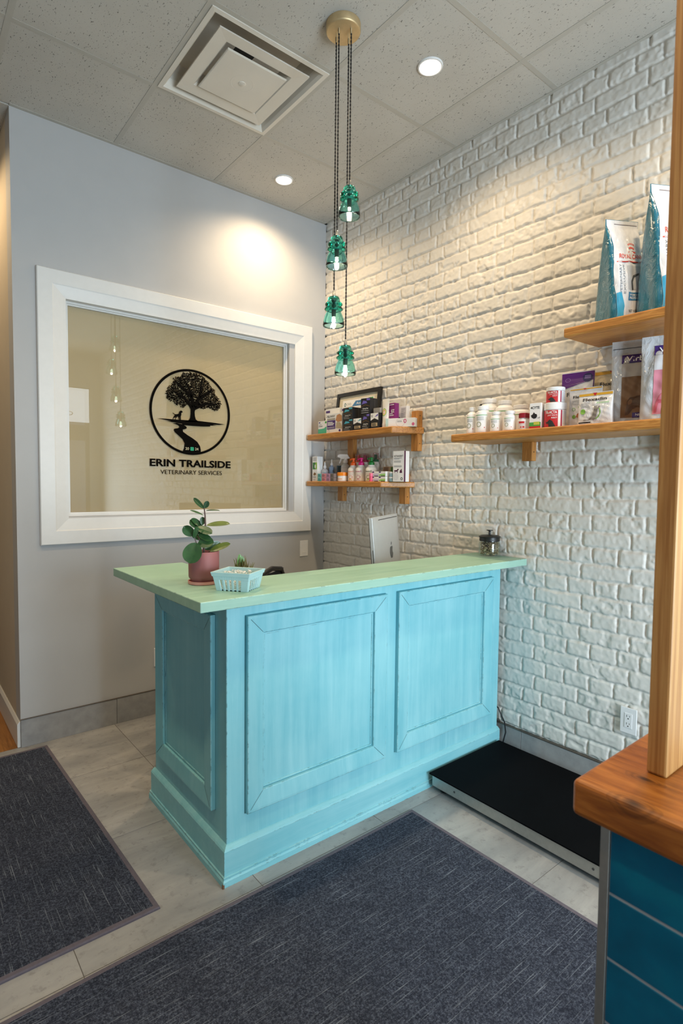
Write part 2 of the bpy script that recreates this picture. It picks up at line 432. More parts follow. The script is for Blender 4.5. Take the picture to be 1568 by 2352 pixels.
b = MB(); b.box(-1.94, -0.17, YF-0.045, YF-0.039, 0.3, 2.83); b.build('pane', M['pane'], sf)
lettering('CENT', pc('grey_window_vinyl', (120, 124, 130)), sf, lambda x, z: (x, -5.47, z), -0.42, -0.76, 2.40, 2.46, name='window_lettering')

# --- floors
def floor_mat():
    t = NT('grey_concrete_look_porcelain')
    geo = t.n('ShaderNodeNewGeometry')
    off = t.n('ShaderNodeVectorMath', operation='MULTIPLY_ADD')
    cmb = t.n('ShaderNodeCombineXYZ'); t.l(geo.outputs['Random Per Island'], cmb.inputs[0]); t.l(geo.outputs['Random Per Island'], cmb.inputs[1])
    t.l(cmb.outputs[0], off.inputs[0]); off.inputs[1].default_value = (37, 19, 0); t.l(t.tc.outputs['Object'], off.inputs[2])
    mp = t.n('ShaderNodeMapping'); mp.inputs['Scale'].default_value = (2.2, 7, 1); t.l(off.outputs[0], mp.inputs[0])
    a = t.noise(1.0, mp.outputs[0], 7, 0.62, 0.4); c = t.noise(26.0, off.outputs[0], 5, 0.7)
    col = t.ramp(a, [(0.3, S(130, 131, 132)), (0.5, S(150, 150, 149)), (0.72, S(172, 171, 169))])
    col = t.mix(t.ramp(c, [(0.55, (0, 0, 0, 1)), (0.70, (0.6, 0.6, 0.6, 1))]), col, S(108, 107, 105))
    t.set(**{'Base Color': col, 'Roughness': t.ramp(c, [(0.3, (0.38, 0.38, 0.38, 1)), (0.7, (0.5, 0.5, 0.5, 1))])}); t.bump(c, 0.06, 0.002); return t.m
M['floor'] = floor_mat()
M['grout'] = plain('grey_floor_grout', S(104, 100, 96), 0.9)
xs = [-1.545+0.5955*k for k in range(-6, 3)]; ys = [-0.502-0.5955*k for k in range(-1, 9)]
b = MB(); gg = 0.0013
for i in range(len(xs)-1):
    for j in range(len(ys)-1):
        x0, x1 = max(xs[i], XL), min(xs[i+1], 0.012); y1, y0 = min(ys[j], 0.004), max(ys[j+1], YF)
        if x1-x0 > 0.02 and y1-y0 > 0.02: b.box(x0+gg, x1-gg, y0+gg, y1-gg, -0.012, 0.0)
fl = st(b.build('floor', M['floor'])); tag(fl, 'grey concrete-look square floor tiles')
b = MB(); b.box(XL, 0.012, YF, 0.004, -0.03, -0.0012); b.build('grout_bed', M['grout'], fl)
b = MB(); b.box(-3.4, XW, 0.006, 4.2, -0.03, 0.0); st(b.build('floor', M['hall_floor']))

# --- baseboards: cut tile with a metal edge on the two room walls, white wood in the hall
M['basetile'] = plain('grey_baseboard_tile', S(150, 150, 150), 0.5, var=0.12, vs=22, bump=0.05)
def tile_base(name, boxes, strip):
    b = MB()
    for q in boxes: b.box(*q)
    o = st(b.build(name, M['basetile'], bevel=0.0008, seg=1)); s = MB(); s.box(*strip); s.build('metal_edge', pc('dull_metal_edge', (112, 104, 96), 0.4, metal=0.6), o); return o
tile_base('baseboard_rear', [(XW, -1.5305, -0.010, 0.0, 0, 0.1505), (-1.5285, -0.935, -0.010, 0.0, 0, 0.1505), (-0.933, -0.02, -0.010, 0.0, 0, 0.1505)], (XW, -0.02, -0.0115, 0.0, 0.1505, 0.1535))
tile_base('baseboard_right', [(-0.010, 0.012, -1.735, -0.012, 0, 0.150), (-0.010, 0.012, -2.329, -1.737, 0, 0.150), (-0.010, 0.012, -2.923, -2.331, 0, 0.150), (-0.010, 0.012, YF, -2.925, 0, 0.150)], (-0.012, 0.012, YF, -0.012, 0.150, 0.1545))
b = MB(); b.box(XW-0.016, XW-0.0005, 0.003, 4.2, 0, 0.125); b.frustum((XW-0.016, XW-0.0005, 0.003, 4.2), (XW-0.006, XW-0.0005, 0.003, 4.2), 0.125, 0.14)
st(b.build('baseboard_hall', M['white'], bevel=0.002))

# --- interior window: mitred casing, stops, pane and the film behind it
def loop_frame(name, x0, x1, z0, z1, prof, m, parent, yb=0.0, axis='y', bevel=0.0, smooth=False):
    """mitred moulding round a rectangle; prof = [(inset from the outer edge, height off the wall)]"""
    b = MB(); n = len(prof); vs = []
    for d, h in prof:
        for cx, cz in ((x0+d, z0+d), (x1-d, z0+d), (x1-d, z1-d), (x0+d, z1-d)):
            vs.append((cx, yb-h, cz) if axis == 'y' else (yb-h, cx, cz))
    fs = []
    for k in range(n-1):
        for c in range(4):
            e = (c+1) % 4
            fs.append((k*4+c, k*4+e, (k+1)*4+e, (k+1)*4+c))
    b.add(vs, fs)
    return b.build(name, m, parent, bevel=bevel, smooth=smooth)
win = thing('window_1', 'wide white-trimmed interior window in the grey wall', None); st(win)
loop_frame('casing', -1.920, -0.133, 1.086, 2.566, [(0, 0), (0, 0.020), (0.004, 0.024), (0.074, 0.024), (0.080, 0.021), (0.128, 0.012), (0.1425, 0.010), (0.1425, -0.035)], M['white'], win)
loop_frame('stop', WX0, WX1, WZ0, WZ1, [(-0.001, -0.030), (0.012, -0.030), (0.012, -0.040), (0.020, -0.040), (0.020, -0.055)], M['white'], win)
loop_frame('rear_stop', WX0, WX1, WZ0, WZ1, [(0.018, -0.058), (0.018, -0.085), (-0.001, -0.085)], M['white'], win)
b = MB(); b.box(WX0+0.004, WX1-0.004, 0.050, 0.055, WZ0+0.004, WZ1-0.004); b.build('pane', M['pane'], win)
b = MB(); b.box(WX0+0.004, WX1-0.004, 0.0575, 0.0605, WZ0+0.004, WZ1-0.004)
tag(b.build('privacy_film', plain('beige_privacy_film', S(180, 161, 120), 0.6, var=0.02, vs=2.0), win), 'flat beige film')

# ================================================================== sign on the interior window
LX, LZ = -1.030, 1.878
lf = lambda lift: (lambda x, z: (x, -lift, z))
sign = thing('window_sign', 'black round tree and dog logo with lettering on the interior window pane', 'sign', (LX, 0.0497, LZ))
M['vinyl'] = plain('black_sign_vinyl', S(10, 8, 6), 0.8, var=0.02, spec=0.05)
canopy = [(-0.063, 0.239), (-0.054, 0.249), (-0.037, 0.246), (-0.01, 0.258), (0.022, 0.258), (0.049, 0.251), (0.072, 0.246), (0.088, 0.235), (0.093, 0.221), (0.118, 0.215), (0.128, 0.195), (0.14, 0.175), (0.161, 0.16), (0.161, 0.138), (0.18, 0.118), (0.197, 0.105), (0.206, 0.077), (0.199, 0.055), (0.185, 0.034), (0.161, 0.027), (0.137, 0.038), (0.113, 0.042), (0.085, 0.033), (0.053, 0.037), (0.035, 0.031), (0.021, 0.034), (0.007, 0.037), (-0.011, 0.048), (-0.037, 0.041), (-0.06, 0.03), (-0.077, 0.035), (-0.081, 0.049), (-0.099, 0.041), (-0.112, 0.046), (-0.125, 0.062), (-0.142, 0.06), (-0.151, 0.069), (-0.163, 0.078), (-0.168, 0.094), (-0.167, 0.119), (-0.159, 0.128), (-0.161, 0.144), (-0.146, 0.158), (-0.129, 0.164), (-0.124, 0.181), (-0.12, 0.203), (-0.102, 0.217), (-0.081, 0.22), (-0.068, 0.224)]
trunk = [(-0.019, 0.045), (-0.004, 0.048), (0.005, 0.032), (0.01, 0.05), (0.021, 0.038), (0.035, 0.033), (0.026, 0.026), (0.02, 0.008), (0.022, -0.017), (0.028, -0.038), (0.044, -0.05), (0.064, -0.054), (-0.047, -0.059), (-0.02, -0.048), (-0.01, -0.033), (-0.006, -0.007), (-0.006, 0.023)]
ground = [(-0.226, -0.052), (-0.168, -0.05), (-0.099, -0.05), (-0.02, -0.048), (0.053, -0.047), (0.146, -0.05), (0.236, -0.056), (0.194, -0.062), (0.146, -0.064), (0.177, -0.068), (0.127, -0.071), (0.13, -0.077), (0.08, -0.081), (0.016, -0.082), (-0.06, -0.081), (-0.064, -0.073), (-0.126, -0.068), (-0.173, -0.066), (-0.134, -0.063), (-0.173, -0.058)]
road = [(-0.126, -0.075), (-0.1, -0.071), (-0.06, -0.077), (-0.053, -0.08), (-0.038, -0.088), (-0.032, -0.098), (-0.042, -0.105), (-0.06, -0.11), (-0.058, -0.123), (-0.029, -0.142), (0.007, -0.161), (0.039, -0.183), (0.057, -0.21), (0.062, -0.233), (0.061, -0.257), (0.006, -0.267), (-0.065, -0.258), (-0.051, -0.226), (-0.047, -0.196), (-0.06, -0.171), (-0.087, -0.148), (-0.113, -0.128), (-0.119, -0.116), (-0.115, -0.108), (-0.091, -0.103), (-0.08, -0.095), (-0.087, -0.085), (-0.104, -0.08)]
dog = [(-0.126, -0.006), (-0.121, -0.011), (-0.11, -0.017), (-0.099, -0.016), (-0.086, -0.012), (-0.082, 0.001), (-0.076, 0.008), (-0.066, 0.009), (-0.061, 0.003), (-0.061, -0.002), (-0.069, -0.005), (-0.069, -0.016), (-0.073, -0.029), (-0.072, -0.051), (-0.078, -0.051), (-0.079, -0.032), (-0.082, -0.031), (-0.081, -0.051), (-0.085, -0.051), (-0.088, -0.031), (-0.097, -0.031), (-0.101, -0.038), (-0.106, -0.045), (-0.105, -0.050), (-0.11, -0.050), (-0.106, -0.036), (-0.11, -0.036), (-0.119, -0.042), (-0.122, -0.050), (-0.126, -0.050), (-0.12, -0.035), (-0.112, -0.024), (-0.113, -0.02), (-0.123, -0.015)]
b = MB(); disc(b, 0.0, 0.004, 0.272, 0.272, lf(0), 96, inner=0.945); b.build('ring', M['vinyl'], sign)
def inside(x, z, P):
    c = False
    for i in range(len(P)):
        (x1, z1), (x2, z2) = P[i-1], P[i]
        if (z1 > z) != (z2 > z) and x < (x2-x1)*(z-z1)/(z2-z1)+x1: c = not c
    return c
b = MB(); R_ = random.Random(5)
for gx in np.arange(-0.175, 0.21, 0.0068):
    for gz in np.arange(0.022, 0.262, 0.0068):
        x = gx + R_.uniform(-.0028, .0028); z = gz + R_.uniform(-.0028, .0028)
        if inside(x, z, canopy) and R_.random() < 0.93:
            a = R_.uniform(0, PI); L = R_.uniform(.0050, .0080); W_ = R_.uniform(.0022, .0036)
            ca, sa = math.cos(a), math.sin(a)
            poly(b, [(x + L*p*ca - W_*q*sa, z + L*p*sa + W_*q*ca) for p, q in ((-1, 0), (-.4, .9), (.4, .9), (1, 0), (.4, -.9), (-.4, -.9))], lf(0.0002))
# boughs between the leaf clusters
for P in ([(0.008, 0.03), (-0.06, 0.10), (-0.13, 0.13)], [(0.012, 0.03), (0.0, 0.12), (-0.05, 0.21)], [(0.016, 0.03), (0.06, 0.12), (0.07, 0.22)], [(0.02, 0.03), (0.10, 0.07), (0.18, 0.07)], [(0.06, 0.10), (0.13, 0.15), (0.14, 0.17)], [(0.0, 0.10), (-0.08, 0.17), (-0.11, 0.19)]):
    for (x0, z0), (x1, z1), w0, w1 in ((P[0], P[1], .010, .008), (P[1], P[2], .008, .003)):
        L = math.hypot(x1-x0, z1-z0); nx, nz = -(z1-z0)/L, (x1-x0)/L
        poly(b, [(x0+nx*w0, z0+nz*w0), (x1+nx*w1, z1+nz*w1), (x1-nx*w1, z1-nz*w1), (x0-nx*w0, z0-nz*w0)], lf(0.0003))
b.build('tree_canopy', M['vinyl'], sign)
for nm, P in (('tree_trunk', trunk), ('ground_line', ground), ('winding_path', road), ('dog_silhouette', dog)):
    b = MB(); poly(b, P, lf(0.0004)); b.build(nm, M['vinyl'], sign)
lettering('ERIN TRAILSIDE', M['vinyl'], sign, lf(0.0002), -0.272, 0.277, -0.347, -0.300, bold=0.028)
lettering('VETERINARY SERVICES', M['vinyl'], sign, lf(0.0002), -0.205, 0.212, -0.394, -0.367)
M['vinyl_pale'] = pc('pale_cut_out_vinyl', (196, 184, 150))
lettering('20', M['vinyl_pale'], sign, lf(0.0008), -0.043, -0.019, -0.237, -0.220, bold=0.01)
lettering('24', M['vinyl_pale'], sign, lf(0.0008), 0.022, 0.045, -0.237, -0.220, bold=0.01)
b = MB()
for k in range(4):
    a = PI/4 + k*PI/2; disc(b, 0.002+0.0075*math.cos(a), -0.229+0.0075*math.sin(a), 0.0068, 0.0068, lf(0.0008), 12)
tag(b.build('clover', pc('emerald_vinyl', (10, 165, 120)), sign), 'green clover')

# ================================================================== ceiling fittings
def downlight(x, y, label, watts=DOWNLIGHT_W):
    t = thing('downlight', label, 'ceiling light', (x, y, H), 0, 'recessed ceiling downlights')
    b = MB(); b.lathe([(0.047, 0.0035), (0.047, -0.001), (0.050, -0.004), (0.056, -0.003), (0.058, 0.0035)], 40, close=True); b.build('trim_ring', M['white'], t, smooth=True)
    b = MB(); b.lathe([(0.0, 0.0), (0.046, 0.0), (0.046, 0.003), (0, 0.003)], 40); b.build('lens', M['lens'], t)
    l = bpy.data.lights.new('lamp', 'SPOT'); l.energy = watts; l.color = WARM; l.spot_size = math.radians(150); l.spot_blend = 0.9; l.shadow_soft_size = 0.045
    o = bpy.data.objects.new('lamp', l); o.parent = t; o.location = (0, 0, -0.012); COL.objects.link(o)
    return t
M['lens'] = emis('glowing_downlight_lens', (1.0, 0.86, 0.66, 1), 9.0)
downlight(-0.585, -1.545, 'bright round downlight in the tile beside the brick wall')
downlight(-0.575, -0.315, 'bright round downlight near the corner of the grey and brick walls')
downlight(-0.58, -2.80, 'round downlight along the brick wall outside the view')
downlight(-2.4, -2.9, 'round downlight above the entrance mats')
downlight(-2.4, -1.55, 'round downlight above the left-hand mat')
downlight(-2.42, 0.34, 'round downlight in the hallway ceiling', 45)

# square plaque ceiling diffuser
cx, cy = (VENT[0]+VENT[1])/2, (VENT[2]+VENT[3])/2; hs = (VENT[1]-VENT[0])/2
vent = thing('ceiling_vent', 'square white air diffuser set in the tiled ceiling', 'vent', (cx, cy, H))
M['vent'] = plain('off_white_vent_enamel', S(214, 208, 196), 0.45, var=0.03, vs=6)
def sq_rings(mb, rings):
    n = len(rings)
    vs = []; fs = []
    for h, z in rings:
        vs += [(-h, -h, z), (h, -h, z), (h, h, z), (-h, h, z)]
    for k in range(n-1):
        for c in range(4):
            e = (c+1) % 4; fs.append((k*4+c, k*4+e, (k+1)*4+e, (k+1)*4+c))
    return mb.add(vs, fs)
b = MB(); sq_rings(b, [(hs-0.010, 0.012), (hs-0.010, -0.002), (hs-0.030, -0.003), (hs-0.040, 0.010), (hs-0.052, 0.035), (hs-0.060, 0.070), (hs-0.075, 0.10), (0.05, 0.112)]); b.build('frame', M['vent'], vent, fix=False)
b = MB(); sq_rings(b, [(0.228, -0.002), (0.228, -0.008), (0.168, -0.004), (0.158, 0.006), (0.140, 0.040), (0.136, 0.040), (0.155, 0.012), (0.168, 0.002), (0.228, -0.002)]); b.build('cone_ring', M['vent'], vent, fix=False)
b = MB(); sq_rings(b, [(0.152, -0.010), (0.152, -0.014), (0.148, -0.0165), (0.0, -0.0165)]); sq_rings(b, [(0.152, -0.010), (0.0, -0.010)]); b.build('centre_plate', M['vent'], vent, fix=False)
b = MB(); b.lathe([(0, -0.0195), (0.012, -0.0195), (0.014, -0.0185), (0.0165, -0.0185), (0.018, -0.0165)], 32, cap=False); b.lathe([(0.05, -0.0165), (0.052, -0.0172), (0.056, -0.0165)], 40, cap=False); b.build('centre_boss', M['vent'], vent, smooth=True)
b = MB(); b.lathe([(0.06, 0.113), (0.06, 0.14), (0.0, 0.14)], 32); b.build('duct', pc('dark_duct', (40, 38, 36), 0.7), vent)

# insulator pendant cluster
ped = thing('pendant_light', 'cluster of four green glass insulator pendants on black cords', 'pendant light', (-1.034, -1.470, H))
b = MB(); b.lathe([(0.0, -0.030), (0.066, -0.030), (0.070, -0.028), (0.072, -0.024), (0.072, 0.003)], 56); b.build('canopy', M['brass'], ped, smooth=True)
def glass_teal():
    t = NT('teal_pressed_glass')
    t.set(**{'Base Color': (0.95, 1.0, 0.99, 1), 'Roughness': 0.02, 'IOR': 1.45, 'Transmission Weight': 1.0, 'Specular IOR Level': 0.5})
    va = t.n('ShaderNodeVolumeAbsorption'); va.inputs['Color'].default_value = (0.06, 0.82, 0.73, 1); va.inputs['Density'].default_value = 62.0
    t.l(va.outputs[0], t.out.inputs['Volume'])
    return t.m
M['teal'] = glass_teal(); M['bulb'] = emis('glowing_bulb', (1.0, 0.90, 0.70, 1), PENDANT_E)
PROF = [(0.0075, 0.122), (0.021, 0.122), (0.0245, 0.118), (0.0275, 0.104), (0.028, 0.100), (0.034, 0.097), (0.0375, 0.093), (0.0375, 0.089), (0.034, 0.086), (0.029, 0.083), (0.029, 0.080),
        (0.036, 0.077), (0.0395, 0.073), (0.0395, 0.069), (0.036, 0.066), (0.031, 0.062), (0.033, 0.056), (0.040, 0.040), (0.0445, 0.022), (0.0465, 0.008), (0.0465, 0.003), (0.0445, 0.0),
        (0.0405, 0.001), (0.039, 0.006), (0.036, 0.022), (0.031, 0.038), (0.0255, 0.050), (0.024, 0.058), (0.019, 0.064), (0.017, 0.085), (0.0155, 0.108), (0.0075, 0.112)]
drops = [(0.010, -0.039, 2.671), (-0.029, -0.007, 2.467), (-0.008, 0.037, 2.235), (0.037, 0.010, 2.031)]
for k, (dx, dy, ztop) in enumerate(drops):
    zt = ztop - H
    b = MB(); b.lathe([(0.0042, -0.022), (0.0042, 0.0), (0.0, 0.0)], 12, (dx, dy, -0.030)); b.build('cord_grip', M['steel'], ped, smooth=True)
    b = MB()
    for ph in (0, PI):
        pts = []; L = -0.04 - (zt+0.012); n = int(L/0.0045)
        for i in range(n+1):
            z = -0.04 - L*i/n; a = ph + i*0.95
            pts.append((dx + 0.0017*math.cos(a), dy + 0.0017*math.sin(a), z))
        b.tube(pts, 0.0018, 5)
    b.build('cord', M['cord'], ped, smooth=True)
    b = MB(); b.lathe(PROF, 48, close=True)
    for i in range(44):                                  # drip points round the rim
        a = 2*PI*i/44; b.lathe([(0.0, -0.0026), (0.0016, -0.0012), (0.0018, 0.0006)], 6, (0.0435*math.cos(a), 0.0435*math.sin(a), 0.0))
    sh = b.build('glass_shade', M['teal'], ped, smooth=True, loc=(dx, dy, zt-0.122))
    b = MB(); b.lathe([(0.0, 0.150), (0.0035, 0.150), (0.0062, 0.142), (0.0068, 0.1225), (0.0068, 0.116), (0.0, 0.116)], 16); b.build('socket_cap', M['steel'], sh, smooth=True)
    b = MB(); b.lathe([(0.0, -0.011), (0.004, -0.0095), (0.0080, -0.003), (0.0098, 0.008), (0.0100, 0.020), (0.0075, 0.032), (0.0055, 0.038), (0.0, 0.038)], 20); b.build('bulb', M['bulb'], sh, smooth=True)
    b = MB(); b.lathe([(0.0, 0.0381), (0.0080, 0.0381), (0.0095, 0.046), (0.0095, 0.108), (0.0, 0.108)], 16); b.build('lamp_holder', pc('pale_lamp_holder', (206, 204, 196)), sh, smooth=True)

# ================================================================== reception desk
desk = thing('reception_desk', 'turquoise distressed L-shaped reception desk with panelled front', 'desk', (0, 0, 0))
HT = 1.060; HU = 1.0255
FX, FY = -1.637, -1.600            # outer planes of the carcass: end and front
b = MB()
b.prism([(-1.800, -1.742), (-0.009, -1.742), (-0.009, -1.418), (-1.487, -1.418), (-1.487, -0.868), (-1.800, -0.868)], HU, HT)
b.build('countertop', M['desk_top'], desk, bevel=0.003, seg=2)
b = MB()
b.prism([(FX, FY), (-0.030, FY), (-0.030, -1.50), (-1.53, -1.50), (-1.53, -0.915), (FX, -0.915)], 0.0, HU-0.0005)
b.build('carcass', M['desk_v'], desk, bevel=0.002, seg=1)
b = MB(); b.box(-0.78, -0.03, -1.4995, -0.90, 0.715, 0.745); b.box(-0.06, -0.03, -1.4995, -0.92, 0.0, 0.7145); b.build('inner_worktop', pc('pale_laminate', (206, 204, 198), 0.4), desk, bevel=0.002)
def plinth(name, x0, y0, y1, d, z0, z1, top_d, m):
    """moulded skirting wrapping the front and the end; top edge slopes back"""
    b = MB()
    prof = [(d, z0), (d, z1-0.016), (d-0.004, z1-0.010), (top_d+0.004, z1-0.002), (top_d, z1)]
    rings = []
    for o_, z in prof: rings.append([(-0.028, FY-o_, z), (FX-o_, FY-o_, z), (FX-o_, y1, z)])
    vs = [p for r in rings for p in r]; fs = []
    for k in range(len(rings)-1):
        for c in range(2): fs.append((k*3+c, (k+1)*3+c, (k+1)*3+c+1, k*3+c+1))
    n = len(vs); vs += [(-0.028, FY, z0), (FX, FY, z0), (FX, y1, z0), (-0.028, FY, z1), (FX, FY, z1), (FX, y1, z1)]
    k = (len(rings)-1)*3
    fs += [(k, n+3, n+4, k+1), (k+1, n+4, n+5, k+2), (0, 1, n+1, n), (1, 2, n+2, n+1)]
    fs += [tuple([r*3 for r in range(len(rings))] + [n+3, n]), tuple([r*3+2 for r in range(len(rings))] + [n+5, n+2])[::-1]]
    b.add(vs, fs); return b.build(name, m, desk)
plinth('skirting', 0, 0, -0.905, 0.018, 0.0, 0.140, 0.0004, M['desk_h'])
plinth('shoe_moulding', 0, 0, -0.897, 0.0255, 0.0, 0.036, 0.0185, M['desk_h'])
PR = [(0, 0), (0, 0.0165), (0.0025, 0.0185), (0.010, 0.0185), (0.066, 0.0125), (0.069, 0.0115), (0.0705, 0.0030), (0.079, 0.0028), (0.080, 0.0004)]
def mitre_lines(nm, x0, x1, z0, z1, yb, axis, par):
    for (cx, sx) in ((x0, 1), (x1, -1)):
        for (cz, sz) in ((z0, 1), (z1, -1)):
            b = MB()
            p = [(cx+sx*0.013, cz+sz*0.0115), (cx+sx*0.0115, cz+sz*0.013), (cx+sx*0.0655, cz+sz*0.0668), (cx+sx*0.0668, cz+sz*0.0655)]
            hh = [0.0186, 0.0186, 0.0129, 0.0129]
            b.add([((q[0], yb-h, q[1]) if axis == 'y' else (yb-h, q[0], q[1])) for q, h in zip(p, hh)], [(0, 1, 2, 3)])
            b.build(nm, pc('dark_mitre_gap', (62, 104, 112)), par, fix=False)
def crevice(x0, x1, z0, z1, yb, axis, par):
    # shade along the moulding steps, painted as thin darker teal strips
    g = pc('painted_shade_teal', (66, 136, 150), 0.6)
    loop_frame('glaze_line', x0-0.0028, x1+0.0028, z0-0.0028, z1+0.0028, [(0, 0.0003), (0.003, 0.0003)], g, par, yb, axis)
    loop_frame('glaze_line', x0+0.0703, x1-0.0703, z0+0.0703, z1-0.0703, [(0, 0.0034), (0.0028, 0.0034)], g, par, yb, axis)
for x0, x1 in ((-1.562, -0.872), (-0.802, -0.108)):
    f = loop_frame('panel_moulding', x0, x1, 0.230, 0.958, PR, M['desk_v'], desk, FY)
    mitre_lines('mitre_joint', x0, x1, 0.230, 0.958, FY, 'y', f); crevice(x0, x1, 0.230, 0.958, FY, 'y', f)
f = loop_frame('panel_moulding', -1.512, -0.965, 0.228, 0.955, PR, M['desk_v'], desk, FX, 'x')
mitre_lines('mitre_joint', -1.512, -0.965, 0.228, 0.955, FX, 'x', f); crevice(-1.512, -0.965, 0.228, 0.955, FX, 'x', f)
b = MB(); b.box(-1.6655, -1.6585, -1.6265, -1.6195, 0.0, 0.014); b.build('chipped_corner', pc('bare_brown_wood', (110, 78, 56)), desk)

# ================================================================== mats, scale
def mat_fabric(name, sx, sy):
    t = NT(name)
    a = t.noise(1.0, t.mapping((sx, sy, 1)), 3, 0.5, 0.2)
    b_ = t.noise(170.0, None, 4, 0.85); c = t.noise(5.0, None, 5, 0.7)
    col = t.ramp(b_, [(0.36, S(28, 31, 41)), (0.5, S(54, 59, 73)), (0.66, S(102, 110, 126))])
    col = t.mix(t.ramp(c, [(0.35, (0.35, 0.35, 0.35, 1)), (0.7, (0, 0, 0, 1))]), col, S(34, 37, 47))
    col = t.mix(t.ramp(a, [(0.60, (0, 0, 0, 1)), (0.74, (0.75, 0.75, 0.75, 1))]), col, S(140, 148, 160))
    t.set(**{'Base Color': col, 'Roughness': 0.95, 'Specular IOR Level': 0.1}); t.bump(b_, 0.4, 0.004); return t.m
M['mat_x'] = mat_fabric('charcoal_mat_pile_across', 6, 270); M['mat_y'] = mat_fabric('charcoal_mat_pile_along', 270, 6)
M['binding'] = plain('mauve_grey_binding', S(92, 86, 96), 0.9, var=0.1, vs=90)
def floor_mat_obj(x0, x1, y0, y1, m, label, skew=0.0):
    t = thing('entrance_mat', label, 'mat', ((x0+x1)/2, (y0+y1)/2, 0.0), 0, 'charcoal entrance mats')
    hx, hy = (x1-x0)/2, (y1-y0)/2; e = 0.016
    P = lambda x, y: (x + skew*y, y - skew*x*0.3 + 0.004*math.sin(x*4+1))
    b = MB()
    n = 40
    top = lambda u, v: (*P(-hx+e+(2*hx-2*e)*u, -hy+e+(2*hy-2*e)*v), 0.0085)
    b.grid(top, n, n); b.build('pile', m, t, fix=False)
    b = MB(); ring = []
    corners = [(-hx, -hy), (hx, -hy), (hx, hy), (-hx, hy)]
    for k in range(4):
        a, c = corners[k], corners[(k+1) % 4]
        for i in range(n):
            ring.append((a[0]+(c[0]-a[0])*i/n, a[1]+(c[1]-a[1])*i/n))
    N = len(ring); vs = []
    inset = lambda q, d: (q[0]*(hx-d)/hx, q[1]*(hy-d)/hy)
    for d, z in ((0.0, 0.0), (0.0, 0.005), (0.003, 0.0085), (e+0.001, 0.009), (e+0.002, 0.008)):
        vs += [(*P(*inset(q, d)), z) for q in ring]
    fs = [(k*N+i, k*N+(i+1) % N, (k+1)*N+(i+1) % N, (k+1)*N+i) for k in range(4) for i in range(N)]
    b.add(vs, fs); b.build('bound_edge', M['binding'], t, smooth=True)
    return t
floor_mat_obj(-3.30, -1.893, -1.580, -0.075, M['mat_y'], 'charcoal flecked mat at the left beside the grey wall', -0.030)
floor_mat_obj(-3.35, -0.782, -3.35, -1.708, M['mat_x'], 'large charcoal flecked mat in front of the turquoise desk', -0.012)
o = MB(); o.box(-2.75, -2.125, 0.25, 1.6, 0.0, 0.009); tag(o.build('hall_mat', M['mat_y'], bevel=0.003), 'dark mat on the wooden hallway floor', 'mat')

sc_t = thing('floor_scale', 'low walk-on floor scale with black top and metal rim beside the desk', 'scale', (-0.335, -2.11, 0))
b = MB(); b.box(-0.272, 0.272, -0.472, 0.472, 0.078, 0.084); b.build('platform_mat', M['rubber'], sc_t, bevel=0.0)
bm_ = sc_t.children[0]; bv = bm_.modifiers.new('round', 'BEVEL'); bv.width = 0.02; bv.segments = 4; bv.limit_method = 'WEIGHT'
b = MB(); b.box(-0.262, 0.262, -0.462, 0.462, 0.024, 0.0775); b.build('metal_rim', M['alu'], sc_t, bevel=0.002)
for yy in (0.33, -0.31):
    bb = MB(); bb.add([(-0.2628, yy + 0.005*math.cos(2*PI*k/12), 0.05 + 0.005*math.sin(2*PI*k/12)) for k in range(12)], [tuple(range(12))])
    bb.build('rim_screw', pc('dark_screw', (70, 70, 70)), sc_t, fix=False)
for sx in (-0.22, 0.22):
    for sy in (-0.42, 0.42):
        b = MB(); b.lathe([(0.0, 0.0), (0.02, 0.0), (0.02, 0.02), (0.012, 0.0245), (0.0, 0.0245)], 16, (sx, sy, 0)); b.build('foot', M['black'], sc_t, smooth=True)
b = MB(); b.tube([(-0.018, -1.40, 0.30), (-0.019, -1.52, 0.285), (-0.020, -1.60, 0.235), (-0.018, -1.640, 0.17), (-0.024, -1.652, 0.12), (-0.034, -1.645, 0.07), (-0.045, -1.634, 0.02), (-0.05, -1.63, 0.004)], 0.0038, 8)
tag(b.build('power_cable', M['black'], smooth=True), 'thin black cable hanging between the desk and the brick wall', 'cable')

# ================================================================== half wall with timber cap and post
hw = thing('half_wall', 'blue tiled half wall with thick orange timber cap at the right', 'half wall', (-1.56, -2.96, 0))
ox, oy = -1.56, -2.96
b = MB(); b.box(-1.664-ox, -1.45-ox, -4.6-oy, -2.953-oy, 0.0, 0.899); b.build('core', M['wall'], hw)
def tile_blue():
    t = NT('glazed_teal_blue_tile')
    geo = t.n('ShaderNodeNewGeometry')
    a = t.noise(7.0, None, 3, 0.5, 0.5)
    col = t.ramp(a, [(0.3, S(0, 76, 110)), (0.55, S(2, 102, 138)), (0.8, S(8, 124, 154))])
    t.set(**{'Base Color': col, 'Roughness': 0.12, 'Coat Weight': 0.4, 'Coat Roughness': 0.05}); t.bump(a, 0.15, 0.01); return t.m
b = MB(); z = 0.8965; rows = [(0.7945, 0.8985), (0.688, 0.7900), (0.581, 0.6835), (0.4745, 0.5765), (0.368, 0.4700), (0.2615, 0.3635), (0.155, 0.2570), (0.004, 0.1505)]
for z0, z1 in rows:
    y = -2.963
    while y > -4.6:
        y2 = max(y-0.305, -4.6); b.box(-1.6745-ox, -1.6655-ox, y2-oy, y-oy, z0, z1); y = y2-0.002
b.build('tile_cladding', tile_blue(), hw, bevel=0.0012)
b = MB(); b.box(-1.6735-ox, -1.664-ox, -4.6-oy, -2.9625-oy, 0.0, 0.899); b.build('tile_grout', pc('pale_grey_tile_grout', (160, 168, 178), 0.9), hw)
